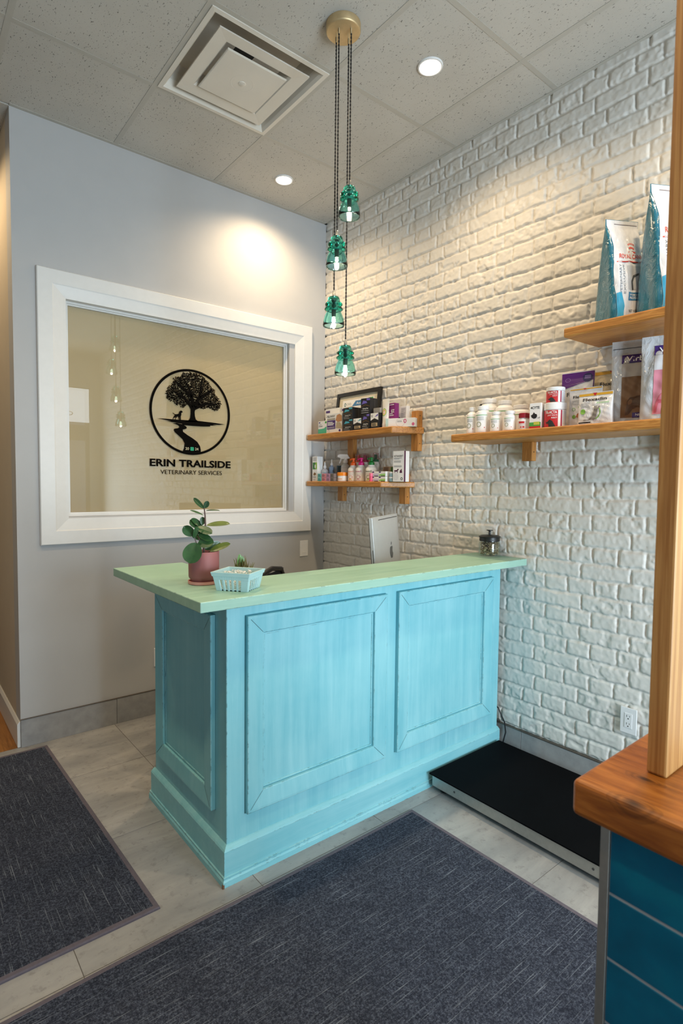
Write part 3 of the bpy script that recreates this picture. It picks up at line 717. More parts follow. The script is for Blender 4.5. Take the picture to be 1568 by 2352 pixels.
b = MB(); b.box(-1.677-ox, -1.652-ox, -2.9620-oy, -2.9475-oy, 0.0, 0.8990); b.build('metal_trim', M['alu'], hw, bevel=0.001)
b = MB(); b.box(-1.692-ox, -1.398-ox, -4.62-oy, -2.905-oy, 0.900, 0.960); b.build('timber_cap', M['cap'], hw, bevel=0.010, seg=4)
b = MB(); b.box(-0.0475, 0.0475, -0.016, 0.016, 0.0, H-0.9605)
t = b.build('timber_post', M['post'], None, bevel=0.004, seg=2, loc=(-1.527, -2.987, 0.9605)); tag(t, 'pale vertical timber post standing on the half wall cap', 'post')

# ================================================================== wall fittings
def outlet(name, loc, axis, label, cat, kind):
    t = thing(name, label, cat, loc, -PI/2 if axis == 'x' else 0.0)
    b = MB(); b.box(-0.036, 0.036, -0.005, 0.0, -0.0585, 0.0585); b.build('cover_plate', M['plastic_w'], t, bevel=0.003)
    b = MB(); b.box(-0.0165, 0.0165, -0.0068, -0.005, -0.033, 0.033); b.build('insert' if kind == 'o' else 'rocker', M['plastic_w'], t, bevel=0.001)
    if kind == 'o':
        for zc in (0.017, -0.017):
            for x0, x1, z0, z1 in ((-0.0073, -0.0055, -0.0005, 0.0085), (0.0052, 0.0070, 0.0005, 0.0075), (-0.0024, 0.0024, -0.0098, -0.0052)):
                b = MB(); b.box(x0, x1, -0.0071, -0.0066, zc+z0, zc+z1); b.build('slot', pc('dark_socket_slot', (30, 30, 30)), t, fix=False)
    return t
outlet('power_outlet', (-0.009, -2.274, 0.394), 'x', 'white double power outlet low on the brick wall', 'outlet', 'o')
outlet('light_switch', (-0.182, 0.0, 0.957), 'y', 'white light switch on the grey wall near the corner', 'switch', 's')
outlet('power_outlet', (-1.268, 0.0, 0.353), 'y', 'white outlet on the grey wall half hidden by the desk', 'outlet', 'o')

# ================================================================== things on the desk
# potted plant; local axes: a = right in view, c = away from the viewer, z = up
pl = thing('potted_plant', 'rubbery green houseplant in a dusty pink pot on the desk', 'plant', (-1.643, -1.432, HT), math.radians(-25))
M['terracotta'] = plain('dusty_rose_glaze', S(150, 92, 92), 0.55, var=0.03); M['saucer'] = plain('pale_pink_glaze', S(214, 150, 140), 0.5, var=0.02)
b = MB(); b.lathe([(0.0, 0.0005), (0.055, 0.0005), (0.0575, 0.003), (0.0575, 0.0125), (0.054, 0.0125), (0.052, 0.006), (0.0, 0.006)], 48); b.build('saucer', M['saucer'], pl, smooth=True)
b = MB(); b.lathe([(0.0, 0.0065), (0.046, 0.0065), (0.048, 0.010), (0.049, 0.018), (0.054, 0.024), (0.0555, 0.030), (0.0560, 0.118), (0.0545, 0.1205), (0.0525, 0.118), (0.0515, 0.095), (0.0, 0.095)], 56); b.build('pot', M['terracotta'], pl, smooth=True)
b = MB(); b.lathe([(0.0, 0.100), (0.0508, 0.0985), (0.0508, 0.0955), (0, 0.0955)], 32); b.build('soil', pc('dark_potting_soil', (46, 34, 28), 0.95, var=0.5, vs=150), pl)
def leaf_mat(nm, c1, c2):
    t = NT(nm); a = t.noise(22, None, 3)
    t.set(**{'Base Color': t.ramp(a, [(0.3, c1), (0.7, c2)]), 'Roughness': 0.32, 'Subsurface Weight': 0.0, 'Coat Weight': 0.15}); return t.m
M['leaf'] = leaf_mat('glossy_dark_green_leaf', S(32, 66, 38), S(56, 96, 52)); M['leaf_y'] = leaf_mat('olive_green_leaf', S(84, 104, 44), S(112, 128, 58))
KX, KZ = 0.00157, 0.00157
def lp(px, py, c=0.0): return Vector(((px-469)*KX, c, (1347-py)*KZ*0.99))
def leaf(mb, base, tip, wid, nrm, cup=0.18, bend=0.1):
    ax = (tip-base); L = ax.length; ax.normalize(); n_ = Vector(nrm); n_ = (n_ - ax*n_.dot(ax)).normalized(); s_ = ax.cross(n_)
    def fn(u, v):
        t = v; w_ = wid*0.5*(max(1e-6, 4*t*(1-t)))**0.56*(0.86+0.26*t) if 0 < t < 1 else 0.0005
        q = (u-0.5)*2
        z = (cup*w_*(abs(q)**1.6) + bend*L*(t*t - t)*-0.6 - (0.0010 if abs(q) < 0.1 else 0))
        return (base + ax*(L*t) + s_*(w_*q) + n_*z)[:]
    mb.grid(fn, 8, 12)
fol = MB(); foly = MB(); F = (0.1, -1, 0.35); U = (0.0, -0.5, 1.0)
leaf(fol, lp(470,1168,0.0), lp(446,1143,0.012), 0.018, (-.6,-.9,.5)); leaf(fol, lp(471,1167,0), lp(479,1150,-.004), 0.020, F)
leaf(fol, lp(474,1173,0), lp(506,1173,.006), 0.020, (0,-.25,1)); leaf(fol, lp(468,1184,0), lp(438,1172,-.006), 0.020, (-.2,-.35,1))
leaf(fol, lp(466,1208,.004), lp(466,1188,.010), 0.020, F); leaf(foly, lp(475,1208,0), lp(529,1204,-.02), 0.034, (0.1,-.55,.9))
leaf(fol, lp(462,1214,.014), lp(437,1196,.02), 0.034, (-.3,-1,.6)); leaf(fol, lp(466,1212,.01), lp(441,1192,.015), 0.022, (-.3,-.8,.8))
leaf(fol, lp(446,1232,-.014), lp(424,1208,-.026), 0.040, (-.5,-1,.2)); leaf(fol, lp(447,1236,-.02), lp(453,1208,-.034), 0.022, (.7,-1,.3))
leaf(fol, lp(452,1212,-.01), lp(488,1226,-.036), 0.038, (.1,-.8,.8)); leaf(fol, lp(456,1228,-.008), lp(486,1243,-.03), 0.028, (.1,-.9,.6))
leaf(fol, lp(455,1250,-.015), lp(492,1247,-.036), 0.044, (.1,-1,.55)); leaf(fol, lp(470,1240,.01), lp(440,1226,.004), 0.034, F)
leaf(fol, lp(452,1246,-.040), lp(437,1293,-.066), 0.068, (-.15,-1,.4), bend=0.15); leaf(fol, lp(470,1266,.01), lp(508,1252,.03), 0.030, F)
leaf(foly, lp(482,1270,-.01), lp(530,1251,-.03), 0.032, (.2,-.8,.9))
fol.build('foliage', M['leaf'], pl, smooth=True, fix=False); tag(foly.build('olive_leaves', M['leaf_y'], pl, smooth=True, fix=False), 'olive green leaves')
b = MB()
b.tube([lp(468,1290,0), lp(470,1250,.002), lp(473,1215,0), lp(472,1185,0), lp(470,1166,0)], [.004,.0038,.0034,.0028,.002], 8)
for p in ([(462,1290,-.005), (456,1260,-.014), (447,1234,-.016)], [(464,1290,-.01), (458,1262,-.03), (452,1246,-.040)], [(466,1290,-.004), (460,1250,-.008), (456,1228,-.01)], [(472,1290,0), (478,1278,-.006), (482,1270,-.01)], [(470,1290,.004), (466,1240,.006), (462,1214,.012)]):
    b.tube([lp(*q) for q in p], [.0028, .0024, .0018], 6)
b.build('stem', pc('purplish_brown_stem', (92, 70, 66), 0.5), pl, smooth=True)

# little low succulent behind the basket
sp = thing('succulent_plant', 'small low succulent with rusty tips in a shallow dish behind the berry basket', 'plant', (-1.505, -1.462, HT))
b = MB(); b.lathe([(0.0, 0.0005), (0.030, 0.0005), (0.036, 0.028), (0.033, 0.028), (0.029, 0.022), (0, 0.022)], 32); b.build('dish', pc('grey_dish', (120, 118, 112)), sp, smooth=True)
b = MB(); R_ = random.Random(3)
for k in range(70):
    a = R_.uniform(0, 2*PI); r = R_.uniform(0, 0.032); h = R_.uniform(0.045, 0.092)
    p = Vector((r*math.cos(a), r*math.sin(a), 0.022)); q = p + Vector((R_.uniform(-.02,.02), R_.uniform(-.02,.02), h-0.02))
    b.tube([p, p.lerp(q, .6), q], [.0016, .0022, .0004], 5)
b.build('foliage', leaf_mat('mossy_rust_foliage', S(92, 84, 44), S(120, 112, 60)), sp, smooth=True)
b = MB()
for x, h in ((-0.006, 0.104), (0.004, 0.096)):
    leaf(b, Vector((x, 0, .03)), Vector((x-.002, -.004, h)), 0.022, (0, -1, .1))
b.build('broad_leaf', leaf_mat('fresh_green_leaf', S(84, 128, 74), S(120, 158, 96)), sp, smooth=True, fix=False)

# pale blue berry basket
bk = thing('berry_basket', 'pale blue square berry basket with slotted sides on the desk', 'basket', (-1.592, -1.603, HT), math.radians(36))
M['bluegrey'] = plain('pale_blue_ceramic', S(172, 208, 214), 0.42, var=0.015)
def basket():
    b = MB(); hb, ht_, hh = (0.054, 0.058), (0.066, 0.070), 0.066; th = 0.003
    P = lambda sx, sy, t, off=0.0: (sx*(hb[0]+(ht_[0]-hb[0])*t-off), sy*(hb[1]+(ht_[1]-hb[1])*t-off))
    b.frustum((-hb[0]+.0, hb[0], -hb[1], hb[1]), (-hb[0], hb[0], -hb[1], hb[1]), 0.004, 0.0065)
    slots = [(0.16+0.14*k, 0.235+0.14*k) for k in range(5)]
    def wall(c0, c1):                         # corners as sign pairs; wall with slots between t=.02 and t=.62
        cuts = [0.0] + [v for s_ in slots for v in s_] + [1.0]
        def pt(u, t, o):
            a = P(*c0, t, o); c = P(*c1, t, o); return (a[0]+(c[0]-a[0])*u, a[1]+(c[1]-a[1])*u, t*hh)
        for i in range(len(cuts)-1):
            slot = i % 2 == 1
            spans = [(0.60, 0.80)] if slot else [(0.0, 0.60), (0.60, 0.80)]
            for t0, t1 in spans:
                u0, u1 = cuts[i], cuts[i+1]; rib = 0.0 if not slot else 0.0
                vs = [pt(u0,t0,0), pt(u1,t0,0), pt(u1,t1,0), pt(u0,t1,0), pt(u0,t0,th), pt(u1,t0,th), pt(u1,t1,th), pt(u0,t1,th)]
                b.add(vs, [(0,1,2,3),(7,6,5,4),(0,4,5,1),(1,5,6,2),(2,6,7,3),(3,7,4,0)])
    for c0, c1 in (((-1,-1),(1,-1)), ((1,-1),(1,1)), ((1,1),(-1,1)), ((-1,1),(-1,-1))): wall(c0, c1)
    # rim band
    vs = []; 
    for o_, t in ((-0.0025, 0.78), (-0.0035, 1.0), (0.003, 1.0), (0.0035, 0.78)):
        for c in ((-1,-1),(1,-1),(1,1),(-1,1)): vs.append((*P(*c, t, o_), t*hh))
    fs = [(k*4+c, k*4+(c+1) % 4, ((k+1) % 4)*4+(c+1) % 4, ((k+1) % 4)*4+c) for k in range(4) for c in range(4)]
    b.add(vs, fs); return b
basket().build('shell', M['bluegrey'], bk, bevel=0.0008, seg=2, fix=False)
b = MB(); R_ = random.Random(9)
for k in range(560):
    t = R_.uniform(0.12, 1.0); x = R_.uniform(-1, 1)*(0.043+0.017*t); y = R_.uniform(-1, 1)*(0.048+0.015*t); z = 0.008 + t*0.05 + (0.006 if abs(x) < .04 and abs(y) < .04 and t > .8 else 0)
    r = R_.uniform(0.003, 0.006); ax = Vector((R_.uniform(-1,1), R_.uniform(-1,1), R_.uniform(-1,1))).normalized(); s_ = ax.cross(Vector((.3,.5,.8))).normalized()
    p = Vector((x, y, z)); b.add([(p+ax*r)[:], (p+s_*r*.6)[:], (p-ax*r)[:], (p-s_*r*.6)[:], (p+ax.cross(s_)*r*.5)[:], (p-ax.cross(s_)*r*.5)[:]], [(0,1,4),(1,2,4),(2,3,4),(3,0,4),(1,0,5),(2,1,5),(3,2,5),(0,3,5)])
o = b.build('wrapped_sweets', pc('glossy_white_wrapper', (240, 238, 232), 0.18, var=0.10, vs=150), None, fix=False); o.location = bk.location; o.rotation_euler = bk.rotation_euler
tag(o, 'heap of tiny glossy white wrapped pieces filling the berry basket', 'sweets', kind='stuff')

# treat jar
jr = thing('treat_jar', 'clear glass jar with a black knobbed lid on the desk end by the brick wall', 'jar', (-0.068, -1.553, HT))
M['jarglass'] = thin_glass('clear_jar_glass', (0.93, 0.96, 0.95, 1), 1.0, 1.45)
b = MB(); b.lathe([(0.0, 0.0005), (0.050, 0.0005), (0.0555, 0.005), (0.0565, 0.012), (0.0565, 0.066), (0.055, 0.073), (0.0515, 0.077), (0.0515, 0.080), (0.0495, 0.080), (0.0495, 0.076), (0.0535, 0.071), (0.0545, 0.066), (0.0545, 0.012), (0.052, 0.006), (0.0, 0.005)], 48); b.build('glass_body', M['jarglass'], jr, smooth=True)
b = MB(); b.lathe([(0.0, 0.0775), (0.0485, 0.0775), (0.0505, 0.0795), (0.0530, 0.0808), (0.0530, 0.099), (0.056, 0.101), (0.0565, 0.104), (0.050, 0.107), (0.046, 0.110), (0.02, 0.1125), (0.0, 0.113)], 48); ld = b.build('lid', M['black'], jr, smooth=True)
b = MB(); b.lathe([(0.0, 0.1125), (0.006, 0.1125), (0.0055, 0.130), (0.009, 0.133), (0.017, 0.135), (0.017, 0.138), (0.0, 0.139)], 28); b.build('lid_knob', M['black'], ld, smooth=True)
b = MB(); R_ = random.Random(21)
for k in range(520):
    a = R_.uniform(0, 2*PI); r = 0.0465*math.sqrt(R_.random()); z = R_.uniform(0.011, 0.070)
    p = Vector((r*math.cos(a), r*math.sin(a), z)); L = R_.uniform(.004, .0085); W_ = R_.uniform(.0025, .0045)
    ax = Vector((R_.gauss(0,1), R_.gauss(0,1), R_.gauss(0,.7))).normalized(); s_ = ax.cross(Vector((R_.gauss(0,1), R_.gauss(0,1), R_.gauss(0,1)))).normalized(); n_ = ax.cross(s_)*0.0012
    q = [p+ax*L+s_*W_*.5, p+s_*W_, p-ax*L+s_*W_*.3, p-ax*L*.8-s_*W_, p+ax*L*.7-s_*W_*.8]
    q = [v if math.hypot(v.x, v.y) < 0.0525 else Vector((v.x*0.0525/math.hypot(v.x, v.y), v.y*0.0525/math.hypot(v.x, v.y), v.z)) for v in q]
    b.add([(v+n_)[:] for v in q] + [(v-n_)[:] for v in q], [(0,1,2,3,4),(9,8,7,6,5)] + [(i,(i+1)%5,5+(i+1)%5,5+i) for i in range(5)])
def treats():
    t = NT('dried_liver_chips'); geo = t.n('ShaderNodeNewGeometry')
    t.set(**{'Base Color': t.ramp(geo.outputs['Random Per Island'], [(0, S(120, 96, 70)), (0.4, S(160, 138, 104)), (0.7, S(188, 170, 136)), (1, S(98, 76, 54))]), 'Roughness': 0.8}); return t.m
o = b.build('dried_treats', treats(), None, fix=False); o.location = jr.location; tag(o, 'tan crumbled dried pet treats filling the glass jar', 'treats', kind='stuff')

# computer seen from behind
im = thing('desktop_computer', 'silver all-in-one computer seen from behind over the desk', 'computer', (-0.355, -1.075, 0.7455), math.atan2(0.52, 0.86))
TL = Matrix.Rotation(math.radians(-5), 4, 'X')
b = MB()
w2 = 0.264
def rear(u, v):
    x = (u-0.5)*2*w2; z = v*0.43; e = max(abs((u-0.5)*2), abs((v-0.5)*2)); return (x, -0.010 - 0.020*(1-e**3.0), z)
vs0 = MB().grid(rear, 24, 20)
b.add(vs0.v, vs0.f); b.box(-w2, w2, -0.010, 0.010, 0.0, 0.43)
b.v = [tuple(TL @ (Vector(p)) + Vector((0, -0.01, 0.083))) for p in b.v]
hs_ = b.build('aluminium_housing', M['alu_sheet'], im, smooth=True, bevel=0.002)
b = MB(); b.box(-w2+.002, w2-.002, 0.0101, 0.0125, 0.09, 0.428); b.v = [tuple(TL @ Vector(p) + Vector((0, -0.01, 0.083))) for p in b.v]; b.build('screen', pc('black_screen_glass', (10, 10, 12), 0.08), im)
sp_ = lambda x, z: tuple(TL @ Vector((x, -0.0312, z)) + Vector((0, -0.01, 0.083)))
b = MB()
ap = [(0.0,0.027),(0.010,0.032),(0.020,0.030),(0.027,0.022),(0.022,0.014),(0.020,0.004),(0.024,-0.006),(0.031,-0.011),(0.025,-0.024),(0.015,-0.036),(0.007,-0.036),(0.0,-0.033),(-0.008,-0.036),(-0.017,-0.034),(-0.027,-0.018),(-0.031,0.0),(-0.028,0.018),(-0.018,0.029),(-0.008,0.030)]
poly(b, [(x, 0.225+z) for x, z in ap], sp_); poly(b, [(0.002,0.262),(0.004,0.274),(0.013,0.283),(0.014,0.272),(0.009,0.264)], sp_)
b.build('emblem', pc('dark_emblem', (70, 76, 80), 0.25), im, fix=False)
b = MB()
for x0, x1, z0, z1 in ((-0.17, 0.23, 0.412, 0.4155),): b.add([tuple(TL @ Vector((x, -0.0155, z)) + Vector((0, -0.01, 0.083))) for x, z in ((x0,z0),(x1,z0),(x1,z1),(x0,z1))], [(0,1,2,3)])
b.build('top_slot', pc('black_slot', (22, 22, 24)), im, fix=False); b = MB()
b.add([tuple(TL @ Vector((-w2-0.0007, y, z)) + Vector((0, -0.01, 0.083))) for y, z in ((-0.003,0.05),(0.0,0.05),(0.0,0.26),(-0.003,0.26))], [(0,1,2,3)])
b.build('disc_slot', pc('black_slot', (22, 22, 24)), im, fix=False)
b = MB(); b.box(-0.10, 0.10, -0.085, 0.085, 0.0, 0.008); b.add([(-.09,-.05,.008),(.09,-.05,.008),(.08,-.052,.19),(-.08,-.052,.19),(-.09,-.042,.008),(.09,-.042,.008),(.08,-.044,.19),(-.08,-.044,.19)], [(0,1,2,3),(7,6,5,4),(0,4,5,1),(1,5,6,2),(2,6,7,3),(3,7,4,0)]); b.build('stand', M['alu_sheet'], im, bevel=0.002)

# task chair behind the desk, only the top of its black back shows
ch = thing('task_chair', 'black task chair behind the desk with only its rounded back showing', 'chair', (-1.222, -0.735, -0.0), math.radians(215))
b = MB()
for k in range(5):
    a = 2*PI*k/5 + .3; b.tube([(0, 0, 0.09), (0.15*math.cos(a), 0.15*math.sin(a), 0.085), (0.29*math.cos(a), 0.29*math.sin(a), 0.058)], [.022, .018, .014], 8)
b.build('star_base', M['black'], ch, smooth=True)
for k in range(5):
    a = 2*PI*k/5 + .3; b = MB(); c = Vector((0.29*math.cos(a), 0.29*math.sin(a), 0.026)); b.tube([c-Vector((-math.sin(a), math.cos(a), 0))*.02, c+Vector((-math.sin(a), math.cos(a), 0))*.02], 0.0255, 14); b.build('castor', M['black'], ch, smooth=True)
b = MB(); b.lathe([(0.0, 0.08), (0.026, 0.08), (0.026, 0.27), (0.018, 0.27), (0.018, 0.42), (0.0, 0.42)], 18); b.build('gas_column', M['steel'], ch, smooth=True)
M['seat'] = plain('black_chair_fabric', S(26, 26, 28), 0.9, var=0.15, vs=120)
b = MB(); b.box(-0.24, 0.24, -0.23, 0.23, 0.42, 0.49); b.build('seat', M['seat'], ch, bevel=0.03, seg=4)
b = MB(); pts = [(-0.20, 0.235, 0.62), (-0.215, 0.26, 0.80), (-0.20, 0.27, 0.93), (-0.13, 0.28, 0.985), (0, 0.285, 1.005), (0.13, 0.28, 0.985), (0.20, 0.27, 0.93), (0.215, 0.26, 0.80), (0.20, 0.235, 0.62)]
b.tube(pts, 0.013, 10); b.tube([pts[0], (0, 0.22, 0.60), pts[-1]], 0.013, 10); b.build('back_frame', M['black'], ch, smooth=True)
b = MB(); b.grid(lambda u, v: ((u-.5)*.38*(1-.25*max(0, v-.8)), 0.225+0.05*v+0.012*(1-abs(u-.5)*2), 0.63+0.355*v), 8, 8); b.build('back_mesh', M['seat'], ch, smooth=True, fix=False)
b = MB(); b.tube([(0, 0.12, 0.43), (0, 0.26, 0.44), (0, 0.275, 0.62)], 0.018, 8); b.build('back_post', M['black'], ch, smooth=True)

# ================================================================== shelves on the brick wall
def shelf(name, label, pts, zt, th, br):
    cxs = sum(p[0] for p in pts)/len(pts); cys = sum(p[1] for p in pts)/len(pts)
    t = thing(name, label, 'shelf', (cxs, cys, zt-th), 0, 'timber shelves on the brick wall')
    b = MB(); b.prism([(x-cxs, y-cys) for x, y in pts], 0, th); b.build('board', M['oak'], t, bevel=0.007, seg=3)
    for y, z0, z1 in br:
        b = MB()
        for a, c in ((z0, zt-th+0.0005), (zt-0.0005, z1)):
            if c-a > 0.004: b.box(-0.040-cxs, -0.0005-cxs, y-0.028-cys, y+0.028-cys, a-zt+th, c-zt+th)
        k = b.build('bracket', M['oak_v'], t, bevel=0.002)
        for zz in (z0+0.045, z1-0.03):
            b = MB(); b.add([(-0.022+0.0035*math.cos(2*PI*q/10)-cxs, y-0.0284-cys, zz+0.0035*math.sin(2*PI*q/10)-zt+th) for q in range(10)], [tuple(range(10))])
            b.build('screw_hole', pc('dark_screw_hole', (30, 22, 14)), k, fix=False)
    return t
ZU, ZL, ZR, ZH = 1.785, 1.451, 1.695, 2.110
shelf('wall_shelf', 'upper of the two short timber shelves in the corner, holding a framed certificate', [(-0.190, -0.045), (-0.0005, -0.045), (-0.0005, -1.010), (-0.190, -0.918)], ZU, 0.041, [(-0.352, 1.560, 1.885), (-0.965, 1.640, 1.885)])
shelf('wall_shelf', 'lower of the two short timber shelves in the corner, lined with small bottles', [(-0.190, -0.040), (-0.0005, -0.040), (-0.0005, -0.940), (-0.190, -0.825)], ZL, 0.036, [(-0.245, 1.312, 1.555), (-0.868, 1.312, 1.50)])
shelf('wall_shelf', 'long timber shelf on the right holding white bottles and supplement pouches', [(-0.285, -1.455), (-0.0005, -1.468), (-0.0005, -2.78), (-0.285, -2.78)], ZR, 0.040, [(-1.745, 1.560, 1.80), (-2.405, 1.560, 1.80)])
shelf('wall_shelf', 'topmost timber shelf on the right holding two tall pet food bags', [(-0.285, -2.063), (-0.0005, -2.075), (-0.0005, -2.78), (-0.285, -2.78)], ZH, 0.040, [(-2.62, 1.98, 2.22)])

# ================================================================== goods
A90 = -PI/2                      # turns a thing's front (local -y) to face away from the brick wall
front = lambda d, e=0.0005: (lambda x, z: (x, -d/2-e, z))
def rect(m_, nm, par, x0, x1, z0, z1, d, e=0.0004, lab=None):
    b = MB(); b.add([(x0, -d/2-e, z0), (x1, -d/2-e, z0), (x1, -d/2-e, z1), (x0, -d/2-e, z1)], [(0, 1, 2, 3)])
    o = b.build(nm, m_, par, fix=False)
    if lab: tag(o, lab)
    return o
def carton(name, label, cat, x, y, z, w, d, h, m_, group=None, rz=A90):
    t = thing(name, label, cat, (x, y, z), rz, group)
    b = MB(); b.box(-w/2, w/2, -d/2, d/2, 0.0004, h); b.build('box', m_, t, bevel=0.0008, seg=1)
    b = MB(); b.box(-w/2-0.0002, w/2+0.0002, d*0.1, d*0.104, h*0.02, h+0.0003); b.build('lid_seam', pc('flap_seam_grey', (150, 150, 150)), t)
    return t
def lines(nm, par, x0, x1, zs, hgt, d, m_, e=0.0007):
    b = MB(); R_ = random.Random(len(zs)*7+int(x0*1e4))
    for z in zs:
        xe = x0 + (x1-x0)*R_.uniform(0.6, 1.0); b.add([(x0, -d/2-e, z), (xe, -d/2-e, z), (xe, -d/2-e, z+hgt), (x0, -d/2-e, z+hgt)], [(0, 1, 2, 3)])
    return b.build(nm, m_, par, fix=False)
grey = pc('printed_grey_text', (158, 158, 160)); ink = pc('black_print', (24, 22, 26)); purple = pc('deep_purple_print', (66, 30, 110)); whitep = pc('white_print', (236, 236, 236))
green = pc('leaf_green_print', (72, 160, 70)); teal_p = pc('teal_green_print', (70, 176, 140)); red = pc('bright_red_print', (190, 36, 44)); blackbox = pc('matt_black_carton', (26, 27, 32), 0.4); lilac = pc('violet_print', (104, 92, 176)); gold = pc('mustard_print', (210, 160, 50))

# --- upper corner shelf
fr = thing('certificate_frame', 'black framed certificate leaning on the brick wall behind boxes', 'picture frame', (-0.052, -0.415, ZU), A90)
fr.rotation_euler = (math.radians(-7.0), 0, A90)
W_, Hh_ = 0.456, 0.292
b = MB()
for x0, x1, z0, z1 in ((-W_/2, W_/2, Hh_-0.026, Hh_), (-W_/2, W_/2, 0.0005, 0.026), (-W_/2, -W_/2+0.026, 0.026, Hh_-0.026), (W_/2-0.026, W_/2, 0.026, Hh_-0.026)): b.box(x0, x1, -0.010, 0.010, z0, z1)
b.build('frame', pc('black_lacquer_frame', (22, 18, 14), 0.35), fr, fix=False)
b = MB(); b.box(-W_/2+.02, W_/2-.02, -0.001, 0.006, 0.02, Hh_-.02); b.build('mount', pc('cream_mount_board', (206, 198, 176), 0.7), fr)
ff = lambda x, z: (x, -0.0016, z); f2 = lambda x, z: (x, -0.0020, z); f3 = lambda x, z: (x, -0.0024, z)
b = MB(); poly(b, [(-.165, .05), (.165, .05), (.165, .238), (-.165, .238)], ff); b.build('certificate', whitep, fr, fix=False)
b = MB(); poly(b, [(-.06, .190), (.155, .190), (.155, .226), (-.025, .226)], f2); b.build('blue_banner', pc('banner_blue', (66, 124, 178)), fr, fix=False)
b = MB(); poly(b, [(.09, .226), (.155, .226), (.155, .234), (.11, .234)], f2); b.build('green_corner', green, fr, fix=False)
lettering('CVO', pc('grey_logo_print', (110, 124, 130)), fr, f2, -.118, -.072, .202, .216); b = MB(); disc(b, -.136, .207, .011, .014, f2, 14, .5); b.build('leaf_mark', pc('slate_teal_print', (70, 120, 130)), fr, fix=False)
lettering('Accredited', whitep, fr, f3, -.015, .12, .200, .217, bold=.01); lines('text_lines', fr, -.10, .14, (.165, .150, .135), .004, .004, grey)

t = carton('medicine_box', 'small white and green box at the left end of the upper corner shelf', 'box', -0.135, -0.197, ZU, 0.118, 0.05, 0.090, M['card_w'])
b = MB(); poly(b, [(-.059, 0), (.059, 0), (.059, .056), (.035, .050), (.01, .038), (-.02, .036), (-.059, .036)], front(.05)); b.build('green_wave', teal_p, t, fix=False)
rect(purple, 'brand_mark', t, -.052, -.034, .076, .084, .05); lines('text_lines', t, -.052, .0, (.064, .054, .05), .004, .05, grey); rect(green, 'green_flash', t, .02, .054, .072, .086, .05)
t = carton('medicine_box', 'white box with purple corner tag standing behind the purple panelled box', 'box', -0.093, -0.248, ZU, 0.160, 0.05, 0.176, M['card_w'])
rect(purple, 'brand_mark', t, -.074, -.028, .148, .164, .05); lettering('ZENIDOG', ink, t, front(.05, .0006), -.072, .05, .118, .138, .01); rect(pc('pale_lime_print', (200, 214, 170)), 'lime_patch', t, -.076, -.03, .05, .10, .05)
t = carton('medicine_box', 'second tall white box with purple tag beside the black boxes', 'box', -0.088, -0.381, ZU, 0.094, 0.030, 0.178, M['card_w'])
rect(purple, 'brand_mark', t, -.044, .0, .150, .166, .030); lettering('ZENIDOG', ink, t, front(.030, .0006), -.044, .044, .118, .138, .01)
t = carton('diffuser_box', 'white box with purple panel and cat and dog picture on the upper corner shelf', 'box', -0.142, -0.322, ZU, 0.172, 0.038, 0.134, M['card_w'])
lettering('FELIWAY', ink, t, front(.038, .0006), -.078, .01, .106, .122, .01); rect(pc('taupe_print', (158, 152, 142)), 'taupe_bar', t, -.078, .012, .088, .100, .038); rect(purple, 'purple_panel', t, -.08, .014, .026, .086, .038)
lines('white_text', t, -.072, .004, (.071, .062, .053), .005, .038, whitep, .0009)
b = MB()
for k in range(5): disc(b, -.068+.0165*k, .037, .0062, .0062, front(.038, .0009), 10, .7)
b.build('icons', whitep, t, fix=False)
b = MB(); poly(b, [(.016, .084), (.03, .118), (.06, .124), (.084, .110), (.084, .074), (.04, .070)], front(.038, .0005)); b.build('tan_dog_picture', pc('tan_fur_print', (186, 134, 92)), t, fix=False)
b = MB(); poly(b, [(.02, .03), (.024, .066), (.04, .074), (.07, .066), (.084, .04), (.084, .024)], front(.038, .0007)); b.build('tabby_cat_picture', pc('tabby_print', (176, 160, 134), var=.25, vs=200), t, fix=False)
b = MB(); disc(b, .062, .013, .011, .008, front(.038, .0007)); b.build('purple_seal', purple, t, fix=False); b = MB(); disc(b, -.06, .012, .011, .013, front(.038, .0007), 16, .8); b.build('grey_seal', grey, t, fix=False)

def probiotic(label, y, z, acc, d=0.085, w=0.098, h=0.077, x=-0.130, whitetop=False):
    t = carton('supplement_box', label, 'box', x, y, z, w, d, h, blackbox, 'black supplement cartons on the upper corner shelf')
    if whitetop:
        b = MB(); poly(b, [(-w/2+.001, h*.52), (-w*.2, h*.60), (0, h*.66), (w*.2, h*.60), (w/2-.001, h*.52), (w/2-.001, h-.001), (-w/2+.001, h-.001)], front(d)); b.build('white_top', whitep, t, fix=False)
        lettering('H', ink, t, front(d, .0007), -w*.4, -w*.22, h*.70, h*.92); b = MB(); poly(b, [(0, h*.72), (w*.45, h*.95), (w*.45, h*.80)], front(d, .0007)); b.build('coloured_swash', acc, t, fix=False)
        rect(pc('cream_print', (196, 176, 142)), 'cream_label', t, -w*.36, w*.38, h*.14, h*.36, d); lines('text_lines', t, -w*.3, w*.3, (h*.27, h*.18), h*.05, d, ink)
    else:
        rect(acc, 'coloured_tab', t, w*.12, w*.47, h*.84, h*.97, d)
        b = MB(); poly(b, [(-w*.4, h*.62), (-w*.25, h*.86), (w*.1, h*.80), (w*.2, h*.68), (-w*.1, h*.66)], front(d, .0005)); b.build('dark_swash', acc, t, fix=False)
        b = MB(); poly(b, [(-w*.46, h*.46), (0, h*.60), (w*.46, h*.46), (w*.46, h*.44), (0, h*.57), (-w*.46, h*.44)], front(d, .0006)); b.build('gold_arc', pc('dull_gold_print', (120, 84, 44)), t, fix=False)
        lettering('Calming Care', whitep, t, front(d, .0007), -w*.30, w*.30, h*.27, h*.39, .01); lines('text_lines', t, -w*.42, w*.40, (h*.19, h*.06), h*.035, d, grey)
    return t
